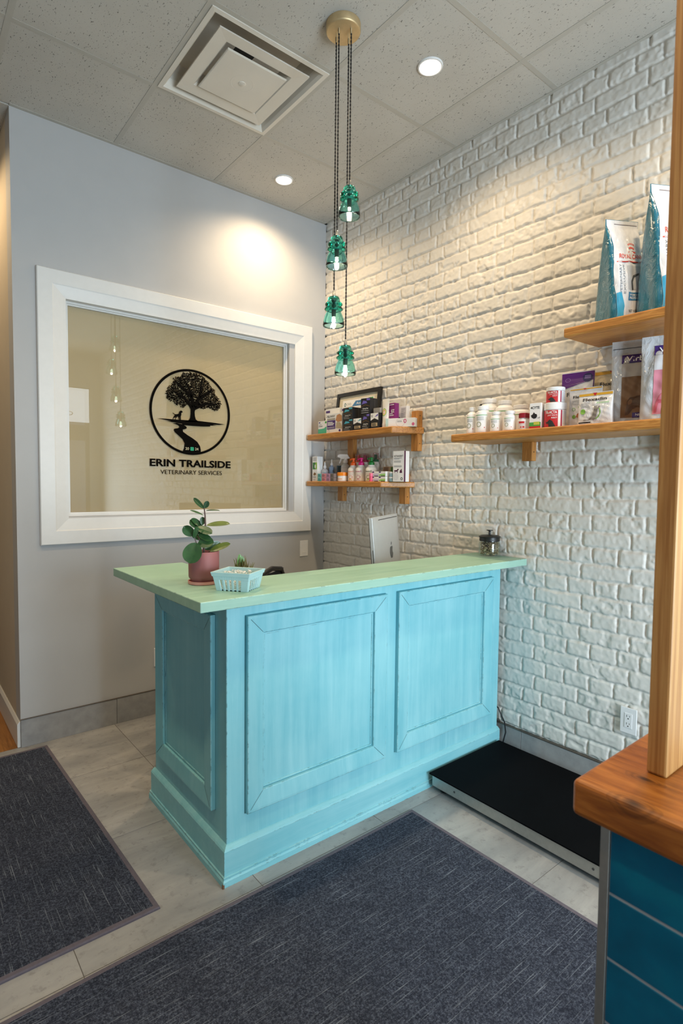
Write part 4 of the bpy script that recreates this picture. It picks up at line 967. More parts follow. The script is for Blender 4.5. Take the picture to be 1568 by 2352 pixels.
tq = pc('aqua_print', (66, 160, 184)); pv = lilac
probiotic('black carton with aqua tab on the upper corner shelf, bottom of its stack', -0.484, ZU, tq)
probiotic('black carton with aqua tab on the upper corner shelf, top of its stack', -0.482, ZU+0.0776, tq)
probiotic('black carton with white upper front between the aqua and violet stacks', -0.5755, ZU, tq, w=0.080, x=-0.126, whitetop=True)
probiotic('black carton with violet tab on the upper corner shelf, bottom of its stack', -0.6565, ZU, pv, w=0.075, h=0.098, d=.075)
t = probiotic('black carton with violet tab on the upper corner shelf, top of its stack', -0.6480, ZU+0.0986, pv, w=0.080, h=0.100, d=.075); t.rotation_euler = (0, 0, A90+.12)
probiotic('black carton with white and violet upper front under the clear blister box', -0.738, ZU, pv, w=0.074, h=0.097, d=.06, x=-.136, whitetop=True)
t = carton('blister_box', 'small grey box lying on the white and violet carton', 'box', -0.125, -0.738, ZU+0.0976, 0.060, 0.045, 0.032, pc('silver_grey_carton', (150, 146, 142)))

tb = thing('cream_tube', 'white tube with a green and yellow ring standing on its cap', 'tube', (-0.128, -0.800, ZU), A90)
b = MB(); b.grid(lambda u, v: ((0.0215*(1-v)+0.031*v)*math.cos(2*PI*u), (0.0215*(1-v)+0.0012*v)*math.sin(2*PI*u), 0.026+0.155*v), 32, 10); b.build('body', M['plastic_cream'], tb, smooth=True)
b = MB(); b.lathe([(0.0, 0.0005), (0.021, 0.0005), (0.0225, 0.004), (0.0225, 0.026), (0.0, 0.0265)], 28); b.build('cap', M['plastic_w'], tb, smooth=True)
tf = lambda e: (lambda x, z: (x, -math.sqrt(max(0, 1-(x/(0.0215+0.0095*(z-.026)/.155))**2))*(0.0215*(1-(z-.026)/.155)+0.0012*(z-.026)/.155)-e, z))
b = MB(); disc(b, -.002, .098, .019, .024, tf(.0006), 28, .82); b.build('green_ring', pc('apple_green_print', (120, 176, 90)), tb, fix=False)
b = MB(); disc(b, -.002, .098, .0155, .0195, tf(.0006), 28, .74); b.build('yellow_ring', pc('pale_yellow_print', (228, 216, 140)), tb, fix=False)
b = MB(); disc(b, -.002, .098, .011, .014, tf(.0006), 20); b.build('pink_dot', pc('salmon_print', (226, 150, 140)), tb, fix=False)
b = MB(); poly(b, [(-.027, .162), (.027, .162), (.027, .165), (-.027, .165)], tf(.0006)); b.build('green_line', green, tb, fix=False)
t = carton('toothpaste_box', 'slim purple upright box beside the white tube', 'box', -0.098, -0.843, ZU, 0.050, 0.036, 0.152, pc('magenta_purple_carton', (122, 30, 106)))
lettering('EZ', whitep, t, front(.036, .0006), -.005, .022, .094, .112, .02); rect(pc('orange_print', (200, 124, 60)), 'orange_patch', t, -.022, .0, .02, .045, .036); lines('text_lines', t, -.02, .02, (.14, .085, .075), .004, .036, whitep)
t = carton('medicine_box', 'plain white upright box behind the long white box', 'box', -0.044, -0.872, ZU, 0.082, 0.03, 0.135, M['card_w']); rect(pc('pale_grey_print', (190, 190, 194)), 'grey_panel', t, -.006, .036, .02, .125, .03); lines('text_lines', t, -.002, .032, [.03+.012*k for k in range(8)], .004, .03, grey); rect(pc('navy_print', (60, 70, 110)), 'navy_mark', t, -.03, -.014, .055, .07, .03)
t = carton('syringe_box', 'long white box lying flat at the right end of the upper corner shelf', 'box', -0.092, -0.905, ZU, 0.19, 0.050, 0.054, M['card_w']); t.rotation_euler = (0, 0, A90+0.45)
b = MB(); disc(b, .0, .028, .028, .025, front(.05, .0005), 24, .96); b.build('thin_ring', grey, t, fix=False); b = MB(); disc(b, .03, .036, .010, .013, front(.05, .0005), 16, .5); disc(b, .082, .016, .009, .010, front(.05, .0005), 16); b.build('pink_roundels', pc('rose_print', (206, 100, 140)), t, fix=False)
lines('text_lines', t, -.02, .02, (.036, .030), .003, .05, grey); rect(pc('pale_mint_print', (186, 214, 208)), 'mint_end', t, -.095, -.078, .0, .054, .05)

# --- lower corner shelf
t = carton('medicine_box', 'tall white and green box at the left end of the lower corner shelf', 'box', -0.135, -0.100, ZL, 0.060, 0.05, 0.178, M['card_w'])
rect(pc('dark_green_print', (36, 110, 44)), 'green_panel', t, -.024, .006, .086, .135, .05); rect(pc('lime_print', (140, 190, 60)), 'lime_panel', t, .006, .026, .086, .135, .05); b = MB(); disc(b, .006, .107, .007, .014, front(.05, .0008), 16); b.build('white_drop', whitep, t, fix=False)
b = MB(); poly(b, [(-.018, .046), (-.008, .064), (.012, .060), (.018, .048), (0, .042)], front(.05)); b.build('brown_dog_picture', pc('brown_fur_print', (130, 96, 50)), t, fix=False); lines('text_lines', t, -.022, .02, (.165, .156, .147, .032, .024, .010), .004, .05, grey)

def cyl_front(r, e=0.0005): return lambda x, z: (r*math.sin(x/r), -r*math.cos(x/r)-(e if abs(x) < r*1.6 else 0), z)
def patch(m_, nm, par, r, x0, x1, z0, z1, e=0.0005):
    f = cyl_front(r+e, 0); b = MB(); b.grid(lambda u, v: f(x0+(x1-x0)*u, z0+(z1-z0)*v), 10, 1); return b.build(nm, m_, par, fix=False, smooth=True)
def cap_cyl(nm, par, r, z0, z1, m_, ribs=True):
    b = MB(); b.lathe([(0, z0), (r, z0), (r, z1-.0015), (r-.0015, z1), (0, z1)], 36)
    if ribs:
        for k in range(36):
            a = 2*PI*k/36; b.box(r*math.cos(a)-.0005, r*math.cos(a)+.0005, r*math.sin(a)-.0005, r*math.sin(a)+.0005, z0+.001, z1-.002)
    return b.build(nm, m_, par, smooth=True)
def bottle(name, label, cat, x, y, z, r, hb, neck, zs, m_, rz=A90-.0, group=None):
    """body of radius r to height hb, shoulder up to neck radius at zs"""
    t = thing(name, label, cat, (x, y, z), rz+0.35, group)
    b = MB(); b.lathe([(0, .0005), (r-.003, .0005), (r, .004), (r, hb), (r*.96, hb+.004), (r*.85, hb+(zs-hb)*.45), (neck+.002, zs-.003), (neck, zs), (neck, zs+.004), (0, zs+.004)], 40); b.build('body', m_, t, smooth=True); return t

M['clear_pl'] = thin_glass('clear_plastic', (0.86, 0.88, 0.90, 1), 0.9, 1.4)
M['milky'] = plain('milky_translucent_plastic', S(196, 200, 204), 0.3, var=.02)
t = bottle('dropper_bottle', 'white dropper bottle with pointed tip next to the tall white and green box', 'bottle', -0.105, -0.148, ZL, .024, .075, .010, .092, pc('pearl_white_plastic', (212, 208, 212), .3))
b = MB(); b.lathe([(0, .0965), (.012, .0965), (.011, .108), (.006, .115), (.0035, .136), (.0, .138)], 20); b.build('nozzle', M['plastic_w'], t, smooth=True); patch(pc('pale_lilac_label', (190, 188, 204)), 'label', t, .024, -.026, .026, .014, .066)
t = bottle('dropper_bottle', 'blue and white dropper bottle with pointed tip behind the small stacked cartons', 'bottle', -0.062, -0.172, ZL, .021, .098, .009, .112, pc('sky_blue_plastic', (150, 174, 206), .3))
b = MB(); b.lathe([(0, .1165), (.011, .1165), (.010, .128), (.005, .134), (.003, .158), (.0, .160)], 20); b.build('nozzle', M['plastic_w'], t, smooth=True); patch(pc('navy_label', (34, 52, 110)), 'label', t, .021, -.026, -.010, .04, .096)
cols = [('teal', (96, 186, 184), -0.186, .044), ('coral pink', (214, 138, 150), -0.2345, .051), ('lilac', (190, 144, 178), -0.2845, .043), ('grey', (128, 118, 116), -0.330, .042)]
for nm, rgb, y, w_ in cols:
    for k, lv in ((0, 'bottom'), (1, 'top')):
        t = carton('sample_carton', f'tiny {nm} carton at the front of the lower corner shelf, {lv} of its pair', 'box', -0.150, y, ZL+0.0272*k, w_, .06, .0266, pc(nm.replace(' ', '_')+'_carton', rgb), 'tiny stacked cartons on the lower corner shelf')
        lines('text_lines', t, -w_*.36, w_*.36, (.018, .012, .007), .0028, .06, pc(nm.replace(' ', '_')+'_ink', tuple(int(c*.62) for c in rgb)))
tu = thing('tumbler', 'smoky blue translucent tumbler beside the spray bottle', 'cup', (-0.052, -0.262, ZL), A90)
b = MB(); b.lathe([(0, .0005), (.021, .0005), (.0275, .112), (.026, .112), (.0195, .004), (0, .004)], 32); b.build('cup', thin_glass('smoky_blue_plastic', (.42, .58, .68, 1), .9, 1.45), tu, smooth=True)
t = thing('clear_box', 'small clear acrylic box with printed word behind the lilac cartons', 'box', (-0.048, -0.205, ZL), A90)
b = MB(); b.box(-.028, .028, -.02, .02, .0005, .092); b.build('shell', M['clear_pl'], t, bevel=.001); lettering('VIRBAC', pc('olive_grey_print', (90, 84, 60)), t, front(.04, .0008), -.024, .024, .070, .082, .02)
sb = bottle('spray_bottle', 'clear spray bottle with a white trigger head on the lower corner shelf', 'bottle', -0.058, -0.325, ZL, .031, .104, .013, .126, M['milky'])
b = MB(); b.lathe([(0, .1305), (.0165, .1305), (.0165, .146), (.012, .150), (.012, .160), (0, .160)], 24); b.build('collar', M['plastic_w'], sb, smooth=True)
b = MB(); prof = [(-.062, .186), (-.062, .170), (-.044, .166), (-.028, .156), (.012, .156), (.034, .162), (.014, .190), (-.044, .192)]
b.add([(x, -.009, z) for x, z in prof] + [(x, .009, z) for x, z in prof], [tuple(range(8)), tuple(range(15, 7, -1))] + [(i, 8+i, 8+(i+1) % 8, (i+1) % 8) for i in range(8)]); hd = b.build('trigger_head', M['plastic_w'], sb, bevel=.003)
b = MB(); b.tube([(-.034, 0, .168), (-.038, 0, .152), (-.046, 0, .136), (-.050, 0, .126)], [.006, .005, .004, .003], 8); b.build('trigger', M['plastic_w'], hd, smooth=True); patch(pc('frosted_label', (222, 222, 226)), 'label', sb, .031, -.03, .03, .02, .09)
t = thing('cream_jar', 'small white jar with a bright orange lid at the front of the lower shelf', 'jar', (-0.128, -0.382, ZL), A90+.2)
b = MB(); b.lathe([(0, .0005), (.033, .0005), (.036, .004), (.036, .038), (0, .038)], 36); b.build('body', M['plastic_w'], t, smooth=True); cap_cyl('lid', t, .037, .0385, .062, pc('bright_orange_plastic', (238, 142, 30), .35)); patch(pc('pale_peach_label', (224, 190, 170)), 'label', t, .036, -.03, .02, .012, .022)
def pump(label, x, y, col, acc, nm, swirl=True):
    t = bottle('pump_bottle', label, 'bottle', x, y, ZL, .0375, .082, .022, .104, M['plastic_cream'], group='white pump bottles on the lower corner shelf'); t.rotation_euler = (0, 0, A90+.25)
    b = MB(); b.lathe([(0, .1085), (.0205, .1085), (.0195, .124), (.013, .130), (.008, .134), (.008, .147), (.0, .147)], 28); c = b.build('pump_collar', col, t, smooth=True)
    b = MB(); b.lathe([(0, .1472), (.014, .1472), (.0135, .155), (.009, .158), (0, .158)], 20); b.tube([(0, 0, .152), (-.020, -.004, .150), (-.026, -.005, .144)], [.006, .005, .004], 8); b.build('pump_head', col, c, smooth=True)
    lettering('douxoS', acc, t, cyl_front(.0375, .0008), -.026, .024, .062, .074, .015); lines_ = MB()
    f = cyl_front(.0379, 0)
    for z in (.052, .046): lines_.grid(lambda u, v, z=z: f(-.024+.044*u, z+.0025*v), 6, 1)
    lines_.build('text_lines', t and pc('pale_warm_print', (206, 190, 186)), t, fix=False)
    b = MB(); disc(b, .000, .030, .018, .011, cyl_front(.0375, .0008), 20, .8); b.build('curl', acc, t, fix=False)
    b = MB(); poly(b, [(-.014, .008), (0, .022), (.014, .008), (.008, .008), (0, .016), (-.008, .008)], cyl_front(.0375, .0008), 2); b.build('animal_mark', pc(nm+'_mark_print', {'orange': (220, 170, 40), 'pink': (208, 150, 160), 'green': (170, 196, 60)}[nm]), t, fix=False)
    return t
po, pp, pg = pc('orange_pump_plastic', (232, 96, 28), .3), pc('magenta_pump_plastic', (208, 28, 120), .3), pc('green_pump_plastic', (20, 120, 50), .3)
pump('white pump bottle with an orange pump on the lower corner shelf', -0.105, -0.468, po, pc('orange_print_ink', (214, 140, 120)), 'orange')
pump('white pump bottle with a magenta pump on the lower corner shelf', -0.105, -0.548, pp, pc('magenta_print_ink', (170, 70, 120)), 'pink')
pump('white pump bottle with a green pump on the lower corner shelf', -0.105, -0.648, pg, pc('dark_green_print_ink', (60, 80, 60)), 'green')
def mousse(label, y, col, r=.026):
    t = bottle('mousse_bottle', label, 'bottle', -0.036, y, ZL, r, .112, .020, .128, M['plastic_w'], group='capped mousse bottles at the back of the lower corner shelf')
    b = MB(); b.lathe([(0, .1325), (.0225, .1325), (.021, .146), (.011, .150), (.010, .180), (0, .180)], 24); b.build('pump_collar', col, t, smooth=True)
    b = MB(); b.lathe([(.0235, .1465), (.0225, .190), (0, .192), (0, .1905), (.0212, .1888), (.0222, .1465)], 28); b.build('clear_cap', thin_glass('tinted_clear_cap_'+col.name, tuple(min(1, c*.5+.5) for c in col.diffuse_color[:3])+(1,) if False else (.92, .86, .86, 1), .9, 1.45), t, smooth=True)
    lettering('S', ink, t, cyl_front(r, .0008), .002, .016, .07, .088, .02); return t
mousse('white mousse bottle with a coral nozzle under a clear cap', -0.440, pc('coral_nozzle_plastic', (206, 90, 76), .3))
mousse('white mousse bottle with a wine red nozzle under a clear cap', -0.507, pc('wine_nozzle_plastic', (140, 30, 66), .3))
mousse('white mousse bottle with a dark green nozzle under a clear cap', -0.612, pc('bottle_green_nozzle_plastic', (24, 92, 62), .3))
t = thing('lip_balm', 'small bright pink stick beside the green pump bottle', 'stick', (-0.165, -0.712, ZL), A90); b = MB(); b.lathe([(0, .0005), (.0105, .0005), (.0105, .034), (0, .034)], 20); b.build('barrel', pc('hot_pink_plastic', (226, 84, 120), .35), t, smooth=True); b = MB(); b.lathe([(0, .0345), (.0108, .0345), (.0108, .053), (0, .0535)], 20); b.build('cap', pc('rose_pink_plastic', (232, 110, 140), .35), t, smooth=True)
for y, lab in ((-0.7465, 'pale lilac'), (-0.809, 'fresh green')):
    for k, lv in ((0, 'lower'), (1, 'upper')):
        t = carton('tablet_carton', f'{lv} of two small white cartons with a {lab} band', 'box', -0.132, y, ZL+.0322*k, .060, .055, .0316, M['card_w'], 'small white tablet cartons on the lower corner shelf')
        b = MB(); poly(b, [(-.029, .004), (.029, .004), (.029, .018), (-.01, .016), (-.029, .010)], front(.055)); b.build('band', pc(lab.replace(' ', '_')+'_band', (150, 206, 120) if 'green' in lab else (196, 190, 214)), t, fix=False); rect(purple, 'brand_mark', t, -.029, -.012, .024, .031, .055, .0007); rect(ink, 'dark_foot', t, -.01, .026, .001, .005, .055, .0007)
for k, lv in ((0, 'lower'), (1, 'upper')):
    t = thing('sample_jar', f'{lv} of two small clear jars at the right of the lower shelf', 'jar', (-0.128, -0.868, ZL+.0302*k), A90, 'small clear jars on the lower corner shelf'); b = MB(); b.lathe([(0, .0005), (.020, .0005), (.0215, .003), (.0215, .020), (0, .020)], 28); b.build('body', plain('pale_sea_glass', S(140, 166, 170), .12, var=.3, vs=90), t, smooth=True); cap_cyl('lid', t, .022, .0202, .0298, M['milky'], False)
t = carton('dark_carton', 'low dark green carton between the clear jars and the tall white box', 'box', -0.085, -0.905, ZL, .060, .055, .046, pc('bottle_green_carton', (34, 52, 44)), rz=A90+.0)
for y, w_, nm, rgb in ((-.722, .058, 'brown', (122, 96, 78)), (-.790, .070, 'green', (52, 92, 30))):
    t = thing('treat_sachet', f'{nm} fronted sachet standing at the back of the lower corner shelf', 'sachet', (-.040, y, ZL), A90); b = MB(); b.frustum((-w_/2, w_/2, -.018, .018), (-w_/2, w_/2, -.002, .002), .0005, .098); b.build('pouch', pc('kraft_pouch', (176, 150, 120)), t, bevel=.001); b = MB(); sl = lambda x, z: (x, -.018+.016*z/.098-.0006, z); poly(b, [(-w_*.34, .03), (w_*.42, .03), (w_*.42, .094), (-w_*.34, .094)], sl); b.build('front_label', pc(nm+'_sachet_label', rgb, var=.2, vs=120), t, fix=False)
t = carton('toothpaste_box', 'tall white box with dog and cat silhouettes at the lower shelf right end', 'box', -0.115, -0.905, ZL, .086, .050, .186, M['card_w'], rz=A90+.06); t.location = (-0.135, -0.886, ZL); t.rotation_euler = (0, 0, A90+.10)
t.location = (-0.120, -0.962+.028, ZL)
lettering('VETRADENT', ink, t, front(.05, .0006), -.036, .036, .150, .161, .01); lines('text_lines', t, -.036, .036, (.142, .136, .124, .117, .095, .089), .0035, .05, grey)
plum = pc('dark_plum_print', (76, 28, 60))
b = MB(); poly(b, [(-.034, .066), (-.030, .070), (-.012, .070), (-.006, .078), (.002, .078), (.002, .072), (-.004, .070), (-.006, .052), (-.009, .052), (-.010, .062), (-.024, .062), (-.026, .052), (-.029, .052), (-.029, .064)], front(.05, .0006)); poly(b, [(.010, .056), (.014, .070), (.020, .072), (.022, .078), (.026, .078), (.026, .070), (.030, .054), (.012, .053)], front(.05, .0006)); b.build('dog_and_cat_silhouettes', plum, t, fix=False)
b = MB(); disc(b, .026, .018, .0085, .0085, front(.05, .0006), 18, .6); b.build('curl_mark', ink, t, fix=False); b = MB(); disc(b, -.018, .03, .02, .02, front(.05, .0004), 24); b.build('pale_moon', pc('pale_grey_disc', (212, 212, 214)), t, fix=False)
b = MB(); b.add([(.0434, -.025, .0005), (.0434, -.010, .0005), (.0434, -.010, .186), (.0434, -.025, .186)], [(0, 1, 2, 3)]); b.build('plum_edge', plum, t, fix=False)

# --- long right shelf
def suppl(name, label, x, y, r, hb, neck, zs, hc, ring=True, m_=None, grp='white supplement bottles on the right shelf', slim=False):
    t = bottle(name, label, 'bottle', x, y, ZR, r, hb, neck, zs, m_ or M['plastic_w'], group=grp); t.rotation_euler = (0, 0, A90+.30)
    cap_cyl('cap', t, neck+.003, zs+.0045, zs+.0045+hc, M['plastic_w'])
    patch(pc('label_white', (238, 238, 238), .4), 'label', t, r, -r*1.1, r*1.1, hb*.10, hb*.92, .0003)
    patch(green, 'green_line', t, r, -r*.9, r*.9, hb*.86, hb*.885, .0008)
    if ring:
        b = MB(); disc(b, -r*.25, hb*.42, hb*.13, hb*.13, cyl_front(r, .0011), 22, .8); b.build('printed_ring', pc('olive_ring_print', (140, 146, 104)), t, fix=False)
        b = MB(); f = cyl_front(r+.0009, 0)
        for z in (.76, .69, .63): b.grid(lambda u, v, z=z: f(-r*.75+r*1.2*u, hb*z+hb*.022*v), 6, 1)
        b.build('text_lines', grey, t, fix=False)
        b = MB(); disc(b, r*.55, hb*.26, hb*.022, hb*.035, cyl_front(r, .0011), 8, 0.0, 1); b.build('red_mark', red, t, fix=False)
    return t
suppl('supplement_bottle', 'slim white bottle at the left end of the right shelf', -0.232, -1.548, .0265, .094, .0125, .112, .018)
suppl('supplement_bottle', 'white bottle with wide cap second from the left end of the right shelf', -0.226, -1.612, .037, .100, .0255, .112, .018)
suppl('supplement_bottle', 'large tall white bottle behind the two leftmost bottles', -0.110, -1.560, .047, .138, .034, .160, .022, False)
suppl('supplement_bottle', 'large white bottle with green line behind the two small white bottles', -0.115, -1.660, .0445, .128, .031, .144, .019, False)
suppl('supplement_bottle', 'small white bottle with a ring label, left of the small pair', -0.232, -1.696, .029, .070, .0205, .080, .014)
suppl('supplement_bottle', 'small white bottle with a ring label, right of the small pair', -0.232, -1.772, .029, .068, .0205, .077, .014)
t = suppl('supplement_bottle', 'squat wide white bottle behind the red capped bottles', -0.120, -1.758, .0465, .098, .034, .112, .018, False)
def redcap(label, x, y, s=1.0):
    t = bottle('tablet_bottle', label, 'bottle', x, y, ZR, .0265*s, .044*s, .017*s, .052*s, M['plastic_w'], group='red capped tablet bottles'); t.rotation_euler = (0, 0, A90+.2)
    cap_cyl('cap', t, .0215*s, .0565*s, .079*s, pc('crimson_cap_plastic', (150, 30, 44), .35)); patch(pc('pale_print_label', (214, 206, 206)), 'label', t, .0265*s, -.022, .022, .006, .042); patch(red, 'red_title', t, .0265*s, -.013, .014, .030, .039, .0009)
    b = MB(); disc(b, -.002, .013, .004, .003, cyl_front(.0265*s, .0011), 10); disc(b, .010, .013, .005, .004, cyl_front(.0265*s, .0011), 10); b.build('red_dots', red, t, fix=False); return t
redcap('small white bottle with a red cap on the front edge of the right shelf', -0.225, -1.842); redcap('small red capped bottle half hidden behind the white carton', -0.160, -1.838, 1.06)
hk = MB(); hk.box(-0.050, -0.0004, -1.4995, -1.4905, 1.795, 1.870); hk.box(-0.050, -0.0415, -1.4900, -1.4450, 1.8595, 1.870)
b = MB(); b.v = []; 
b.prism([(0, 0), (.012, 0), (.016, .045), (.040, .055), (.046, .068), (.010, .070), (0, .058)], -.008, .008)
b.v = [(-0.028+z*1.0, -1.437-x, 1.806+y_) for x, y_, z in b.v]
b.box(-0.034, -0.0005, -1.447, -1.439, 1.808, 1.820)
o = b.build('wall_hook', M['black'], None, bevel=.002); tag(o, 'black curved hook on the brick wall behind the tall white bottle', 'hook')

t = carton('drops_box', 'white carton with a black cat picture and green and red foot', 'box', -0.228, -1.913, ZR, .054, .038, .117, M['card_w'], rz=A90+.12)
lettering('4CYTE', ink, t, front(.038, .0006), -.022, .020, .090, .102, .02); rect(green, 'green_band', t, -.027, .027, .012, .030, .038); rect(red, 'red_band', t, -.027, .027, .0006, .012, .038); rect(pc('yellow_green_print', (190, 200, 80)), 'lime_patch', t, -.006, .022, .018, .032, .038, .0007)
b = MB(); poly(b, [(-.020, .062), (-.012, .066), (-.006, .076), (0, .068), (.008, .066), (.010, .056), (.004, .048), (-.006, .046), (-.016, .052)], front(.038, .0006)); b.build('cat_picture', ink, t, fix=False); b = MB(); poly(b, [(.006, .05), (.018, .046), (.024, .050), (.024, .054), (.014, .050)], front(.038, .0006)); b.build('dog_nose_line', grey, t, fix=False)
def tub(label, x, y, z, r, h, hc, word):
    t = thing('supplement_tub', label, 'tub', (x, y, z), A90+.25, 'red labelled white tubs on the right shelf')
    b = MB(); b.lathe([(0, .0005), (r-.003, .0005), (r, .003), (r, h-.003), (r-.003, h), (0, h)], 44); b.build('body', M['plastic_w'], t, smooth=True); cap_cyl('lid', t, r+.001, h+.0004, h+hc, M['plastic_w'], False)
    lh = h*.96; patch(red, 'red_label', t, r, -r*1.25, r*.55, h*.04, lh, .0004); patch(whitep, 'white_stripe', t, r, r*.55, r*.80, h*.04, lh, .0004); patch(pc('crimson_stripe', (170, 20, 60)), 'crimson_stripe', t, r, r*.80, r*.95, h*.04, lh, .0004); patch(pc('pale_text_panel', (216, 216, 220)), 'text_panel', t, r, r*.95, r*1.9, h*.2, lh*.95, .0004)
    f = cyl_front(r, .0012); lettering('TRI-ACTA', whitep, t, f, -r*.75, r*.45, h*.76, h*.92, .02); lettering('JOINT HEALTH', whitep, t, f, -r*.45, r*.48, h*.62, h*.71, .01); lettering('MOBILITY', whitep, t, f, -r*.05, r*.48, h*.50, h*.58, .01)
    b = MB(); poly(b, [(-r*.7, h*.40), (-r*.55, h*.30), (-r*.2, h*.45), (r*.05, h*.36), (r*.35, h*.05), (-r*.3, h*.05), (-r*.35, h*.22), (-r*.6, h*.24)], f, 3); b.build('dark_dog_picture', pc('charcoal_fur_print', (44, 46, 48)), t, fix=False); return t
tub('lower of the two red labelled tubs, wide with a dark dog picture', -0.196, -1.984, ZR, .0470, .082, .030, 1)
tub('upper of the two red labelled tubs, sitting on the wider tub', -0.196, -1.984, ZR+.1126, .0395, .054, .016, 2)

# --- bags: gusseted pouches with printed fronts
class Bag:
    def __init__(s, name, label, cat, x, y, z, rz, w, d, h, m_, group=None, crimp=0.86, power=4.0, taper=0.0, wr=0.0025, seed=1, lean=0.0, smoothw=True):
        s.w, s.d, s.h, s.cr, s.p, s.tp, s.wr, s.sd, s.lean = w, d, h, crimp, power, taper, wr, seed, lean
        s.t = thing(name, label, cat, (x, y, z), rz, group)
        N, K = 96, 44; b = MB(); vs = []; fs = []
        for k in range(K+1):
            v = k/K
            for i in range(N):
                a = 2*PI*i/N; ca, sa = math.cos(a), math.sin(a)
                rr = (abs(ca)**s.p + abs(sa)**s.p)**(-1/s.p); ux, uy = ca*rr, sa*rr
                vs.append(s.pt(ux, v, uy))
        for k in range(K):
            for i in range(N): fs.append((k*N+i, k*N+(i+1) % N, (k+1)*N+(i+1) % N, (k+1)*N+i))
        fs.append(tuple(range(N))[::-1]); fs.append(tuple(K*N+i for i in range(N)))
        b.add(vs, fs); s.body = b.build('pouch', m_, s.t, smooth=True)
    def half(s, v):
        if v >= s.cr: return 0.0012
        q = v/s.cr; return max(0.0012, s.d/2*(1 - q**2.2)**0.8)
    def pt(s, ux, v, uy, e=0.0):
        hw = s.w/2*(1 - s.tp*v) - 0.02*s.w*math.sin(PI*min(1, v/s.cr))*0.6
        th = s.half(v)
        n = s.wr*min(1, th/0.012)*(math.sin(ux*5.1+v*17+s.sd)*math.sin(v*23+ux*3+s.sd*2) + 0.6*math.sin(ux*11-v*9+s.sd*3))
        x = ux*hw; y = uy*th + (n if uy < 0 else -n)*(abs(uy)**2); zc = 0.0006 + v*s.h
        return (x, y - e + s.lean*v, zc)
    def f(s, e=0.0009):
        def g(ux, v):
            uy = -max(0.0, 1-min(1, abs(ux))**s.p)**(1/s.p)
            return s.pt(ux, v, uy, e)
        return g
    def patch(s, m_, nm, u0, u1, v0, v1, e=0.0009, edge=None):
        f = s.f(e); b = MB()
        b.grid(lambda u, v: f(u0+(u1-u0)*u if edge is None else (edge(v0+(v1-v0)*v)+(u1-edge(v0+(v1-v0)*v))*u), v0+(v1-v0)*v), 24, 36)
        o = b.build(nm, m_, s.t, fix=False, smooth=True); return o
    def poly(s, m_, nm, pts, e=0.0016):
        f = s.f(e); cu = sum(p[0] for p in pts)/len(pts); b = MB()
        out = []
        for i in range(len(pts)):
            (a0, b0), (a1, b1) = pts[i], pts[(i+1) % len(pts)]
            for k in range(4): out.append((a0+(a1-a0)*k/4, b0+(b1-b0)*k/4))
        poly(b, out, f, 2); return b.build(nm, m_, s.t, fix=False)
    def text(s, word, m_, u0, u1, v0, v1, bold=0.0, e=0.0018): return lettering(word, m_, s.t, s.f(e), u0, u1, v0, v1, bold)
    def vtext(s, word, m_, u0, u1, v0, v1, bold=0.0, e=0.0018):
        f = s.f(e); vs, fs = text_mesh(word, bold); b = MB(); b.add([f(u1-(u1-u0)*q[1], v0+(v1-v0)*q[0]) for q in vs], fs); return b.build('lettering', m_, s.t, fix=False)

def film(name, rgb, rough=0.22, bumpy=0.35, sc_=16, metal=0.0, stripes=False):
    t = NT(name); a = t.noise(sc_, t.mapping((1, 1, 0.5)), 4, 0.55, 1.2)
    c = S(*rgb); col = t.ramp(a, [(0.3, tuple(q*.88 for q in c[:3])+(1,)), (0.7, tuple(min(1, q*1.08) for q in c[:3])+(1,))])
    t.set(**{'Base Color': col, 'Roughness': rough, 'Coat Weight': 0.6, 'Coat Roughness': 0.08, 'Metallic': metal}); t.bump(a, bumpy, 0.02); return t.m
M['film_w'] = film('glossy_white_film', (214, 214, 216)); M['film_teal'] = film('glossy_teal_film', (34, 108, 132), bumpy=.6, sc_=22); M['film_clear'] = film('crinkled_silvery_clear_film', (192, 196, 200), .14, .45, 20)
M['film_purple'] = film('glossy_purple_film', (84, 34, 112)); M['film_gold'] = film('glossy_pale_film', (204, 190, 160))
FG = 'printed joint supplement pouches on the right shelf'
PB = dict(d=.032, crimp=.90, wr=.0012)
g = Bag('supplement_pouch', 'tall white pouch with a broad purple top standing behind the tubs', 'pouch', -0.088, -2.030, ZR, A90+.10, .150, h=.262, m_=M['film_w'], group=FG, seed=2, **PB)
g.patch(pc('purple_side_strip', (74, 28, 100), .3), 'purple_left_edge', -.985, -.93, .02, .98); g.patch(pc('purple_side_strip', (74, 28, 100), .3), 'purple_right_edge', .93, .985, .02, .98)
g.poly(pc('royal_purple_print', (84, 30, 112), .3), 'purple_top', [(-.97, .70), (.1, .78), (.97, .84), (.97, .985), (-.97, .985)]); b = MB(); f = g.f(.0022); disc(b, .60, .88, .30, .075, f, 24, 0.0, 2); b.build('navy_roundel', pc('midnight_blue_print', (34, 28, 84)), g.t, fix=False)
g.text('Flexadin', ink, -.62, .62, .575, .645, .015); b = MB(); disc(b, -.60, .865, .16, .035, g.f(.0022), 24, .9); b.build('ring_mark', pc('pale_mauve_print', (170, 140, 190)), g.t, fix=False); lines_m = pc('mauve_print_lines', (150, 130, 190))
f = g.f(.0028); b = MB()
for z in (.905, .885, .865): poly(b, [(.42, z), (.78, z), (.78, z+.01), (.42, z+.01)], f)
b.build('text_lines', lines_m, g.t, fix=False)
g = Bag('supplement_pouch', 'tall pouch with a narrow mustard top stripe at the back beside the silvery bags', 'pouch', -0.052, -2.160, ZR, A90+.08, .150, h=.254, m_=M['film_gold'], group=FG, seed=4, **PB)
g.patch(gold, 'mustard_stripe', -.95, .95, .935, .985); g.poly(red, 'red_triangle', [(-.02, .985), (.22, .985), (.10, .94)]); g.text('Flexadin', ink, -.55, .70, .735, .800, .015)
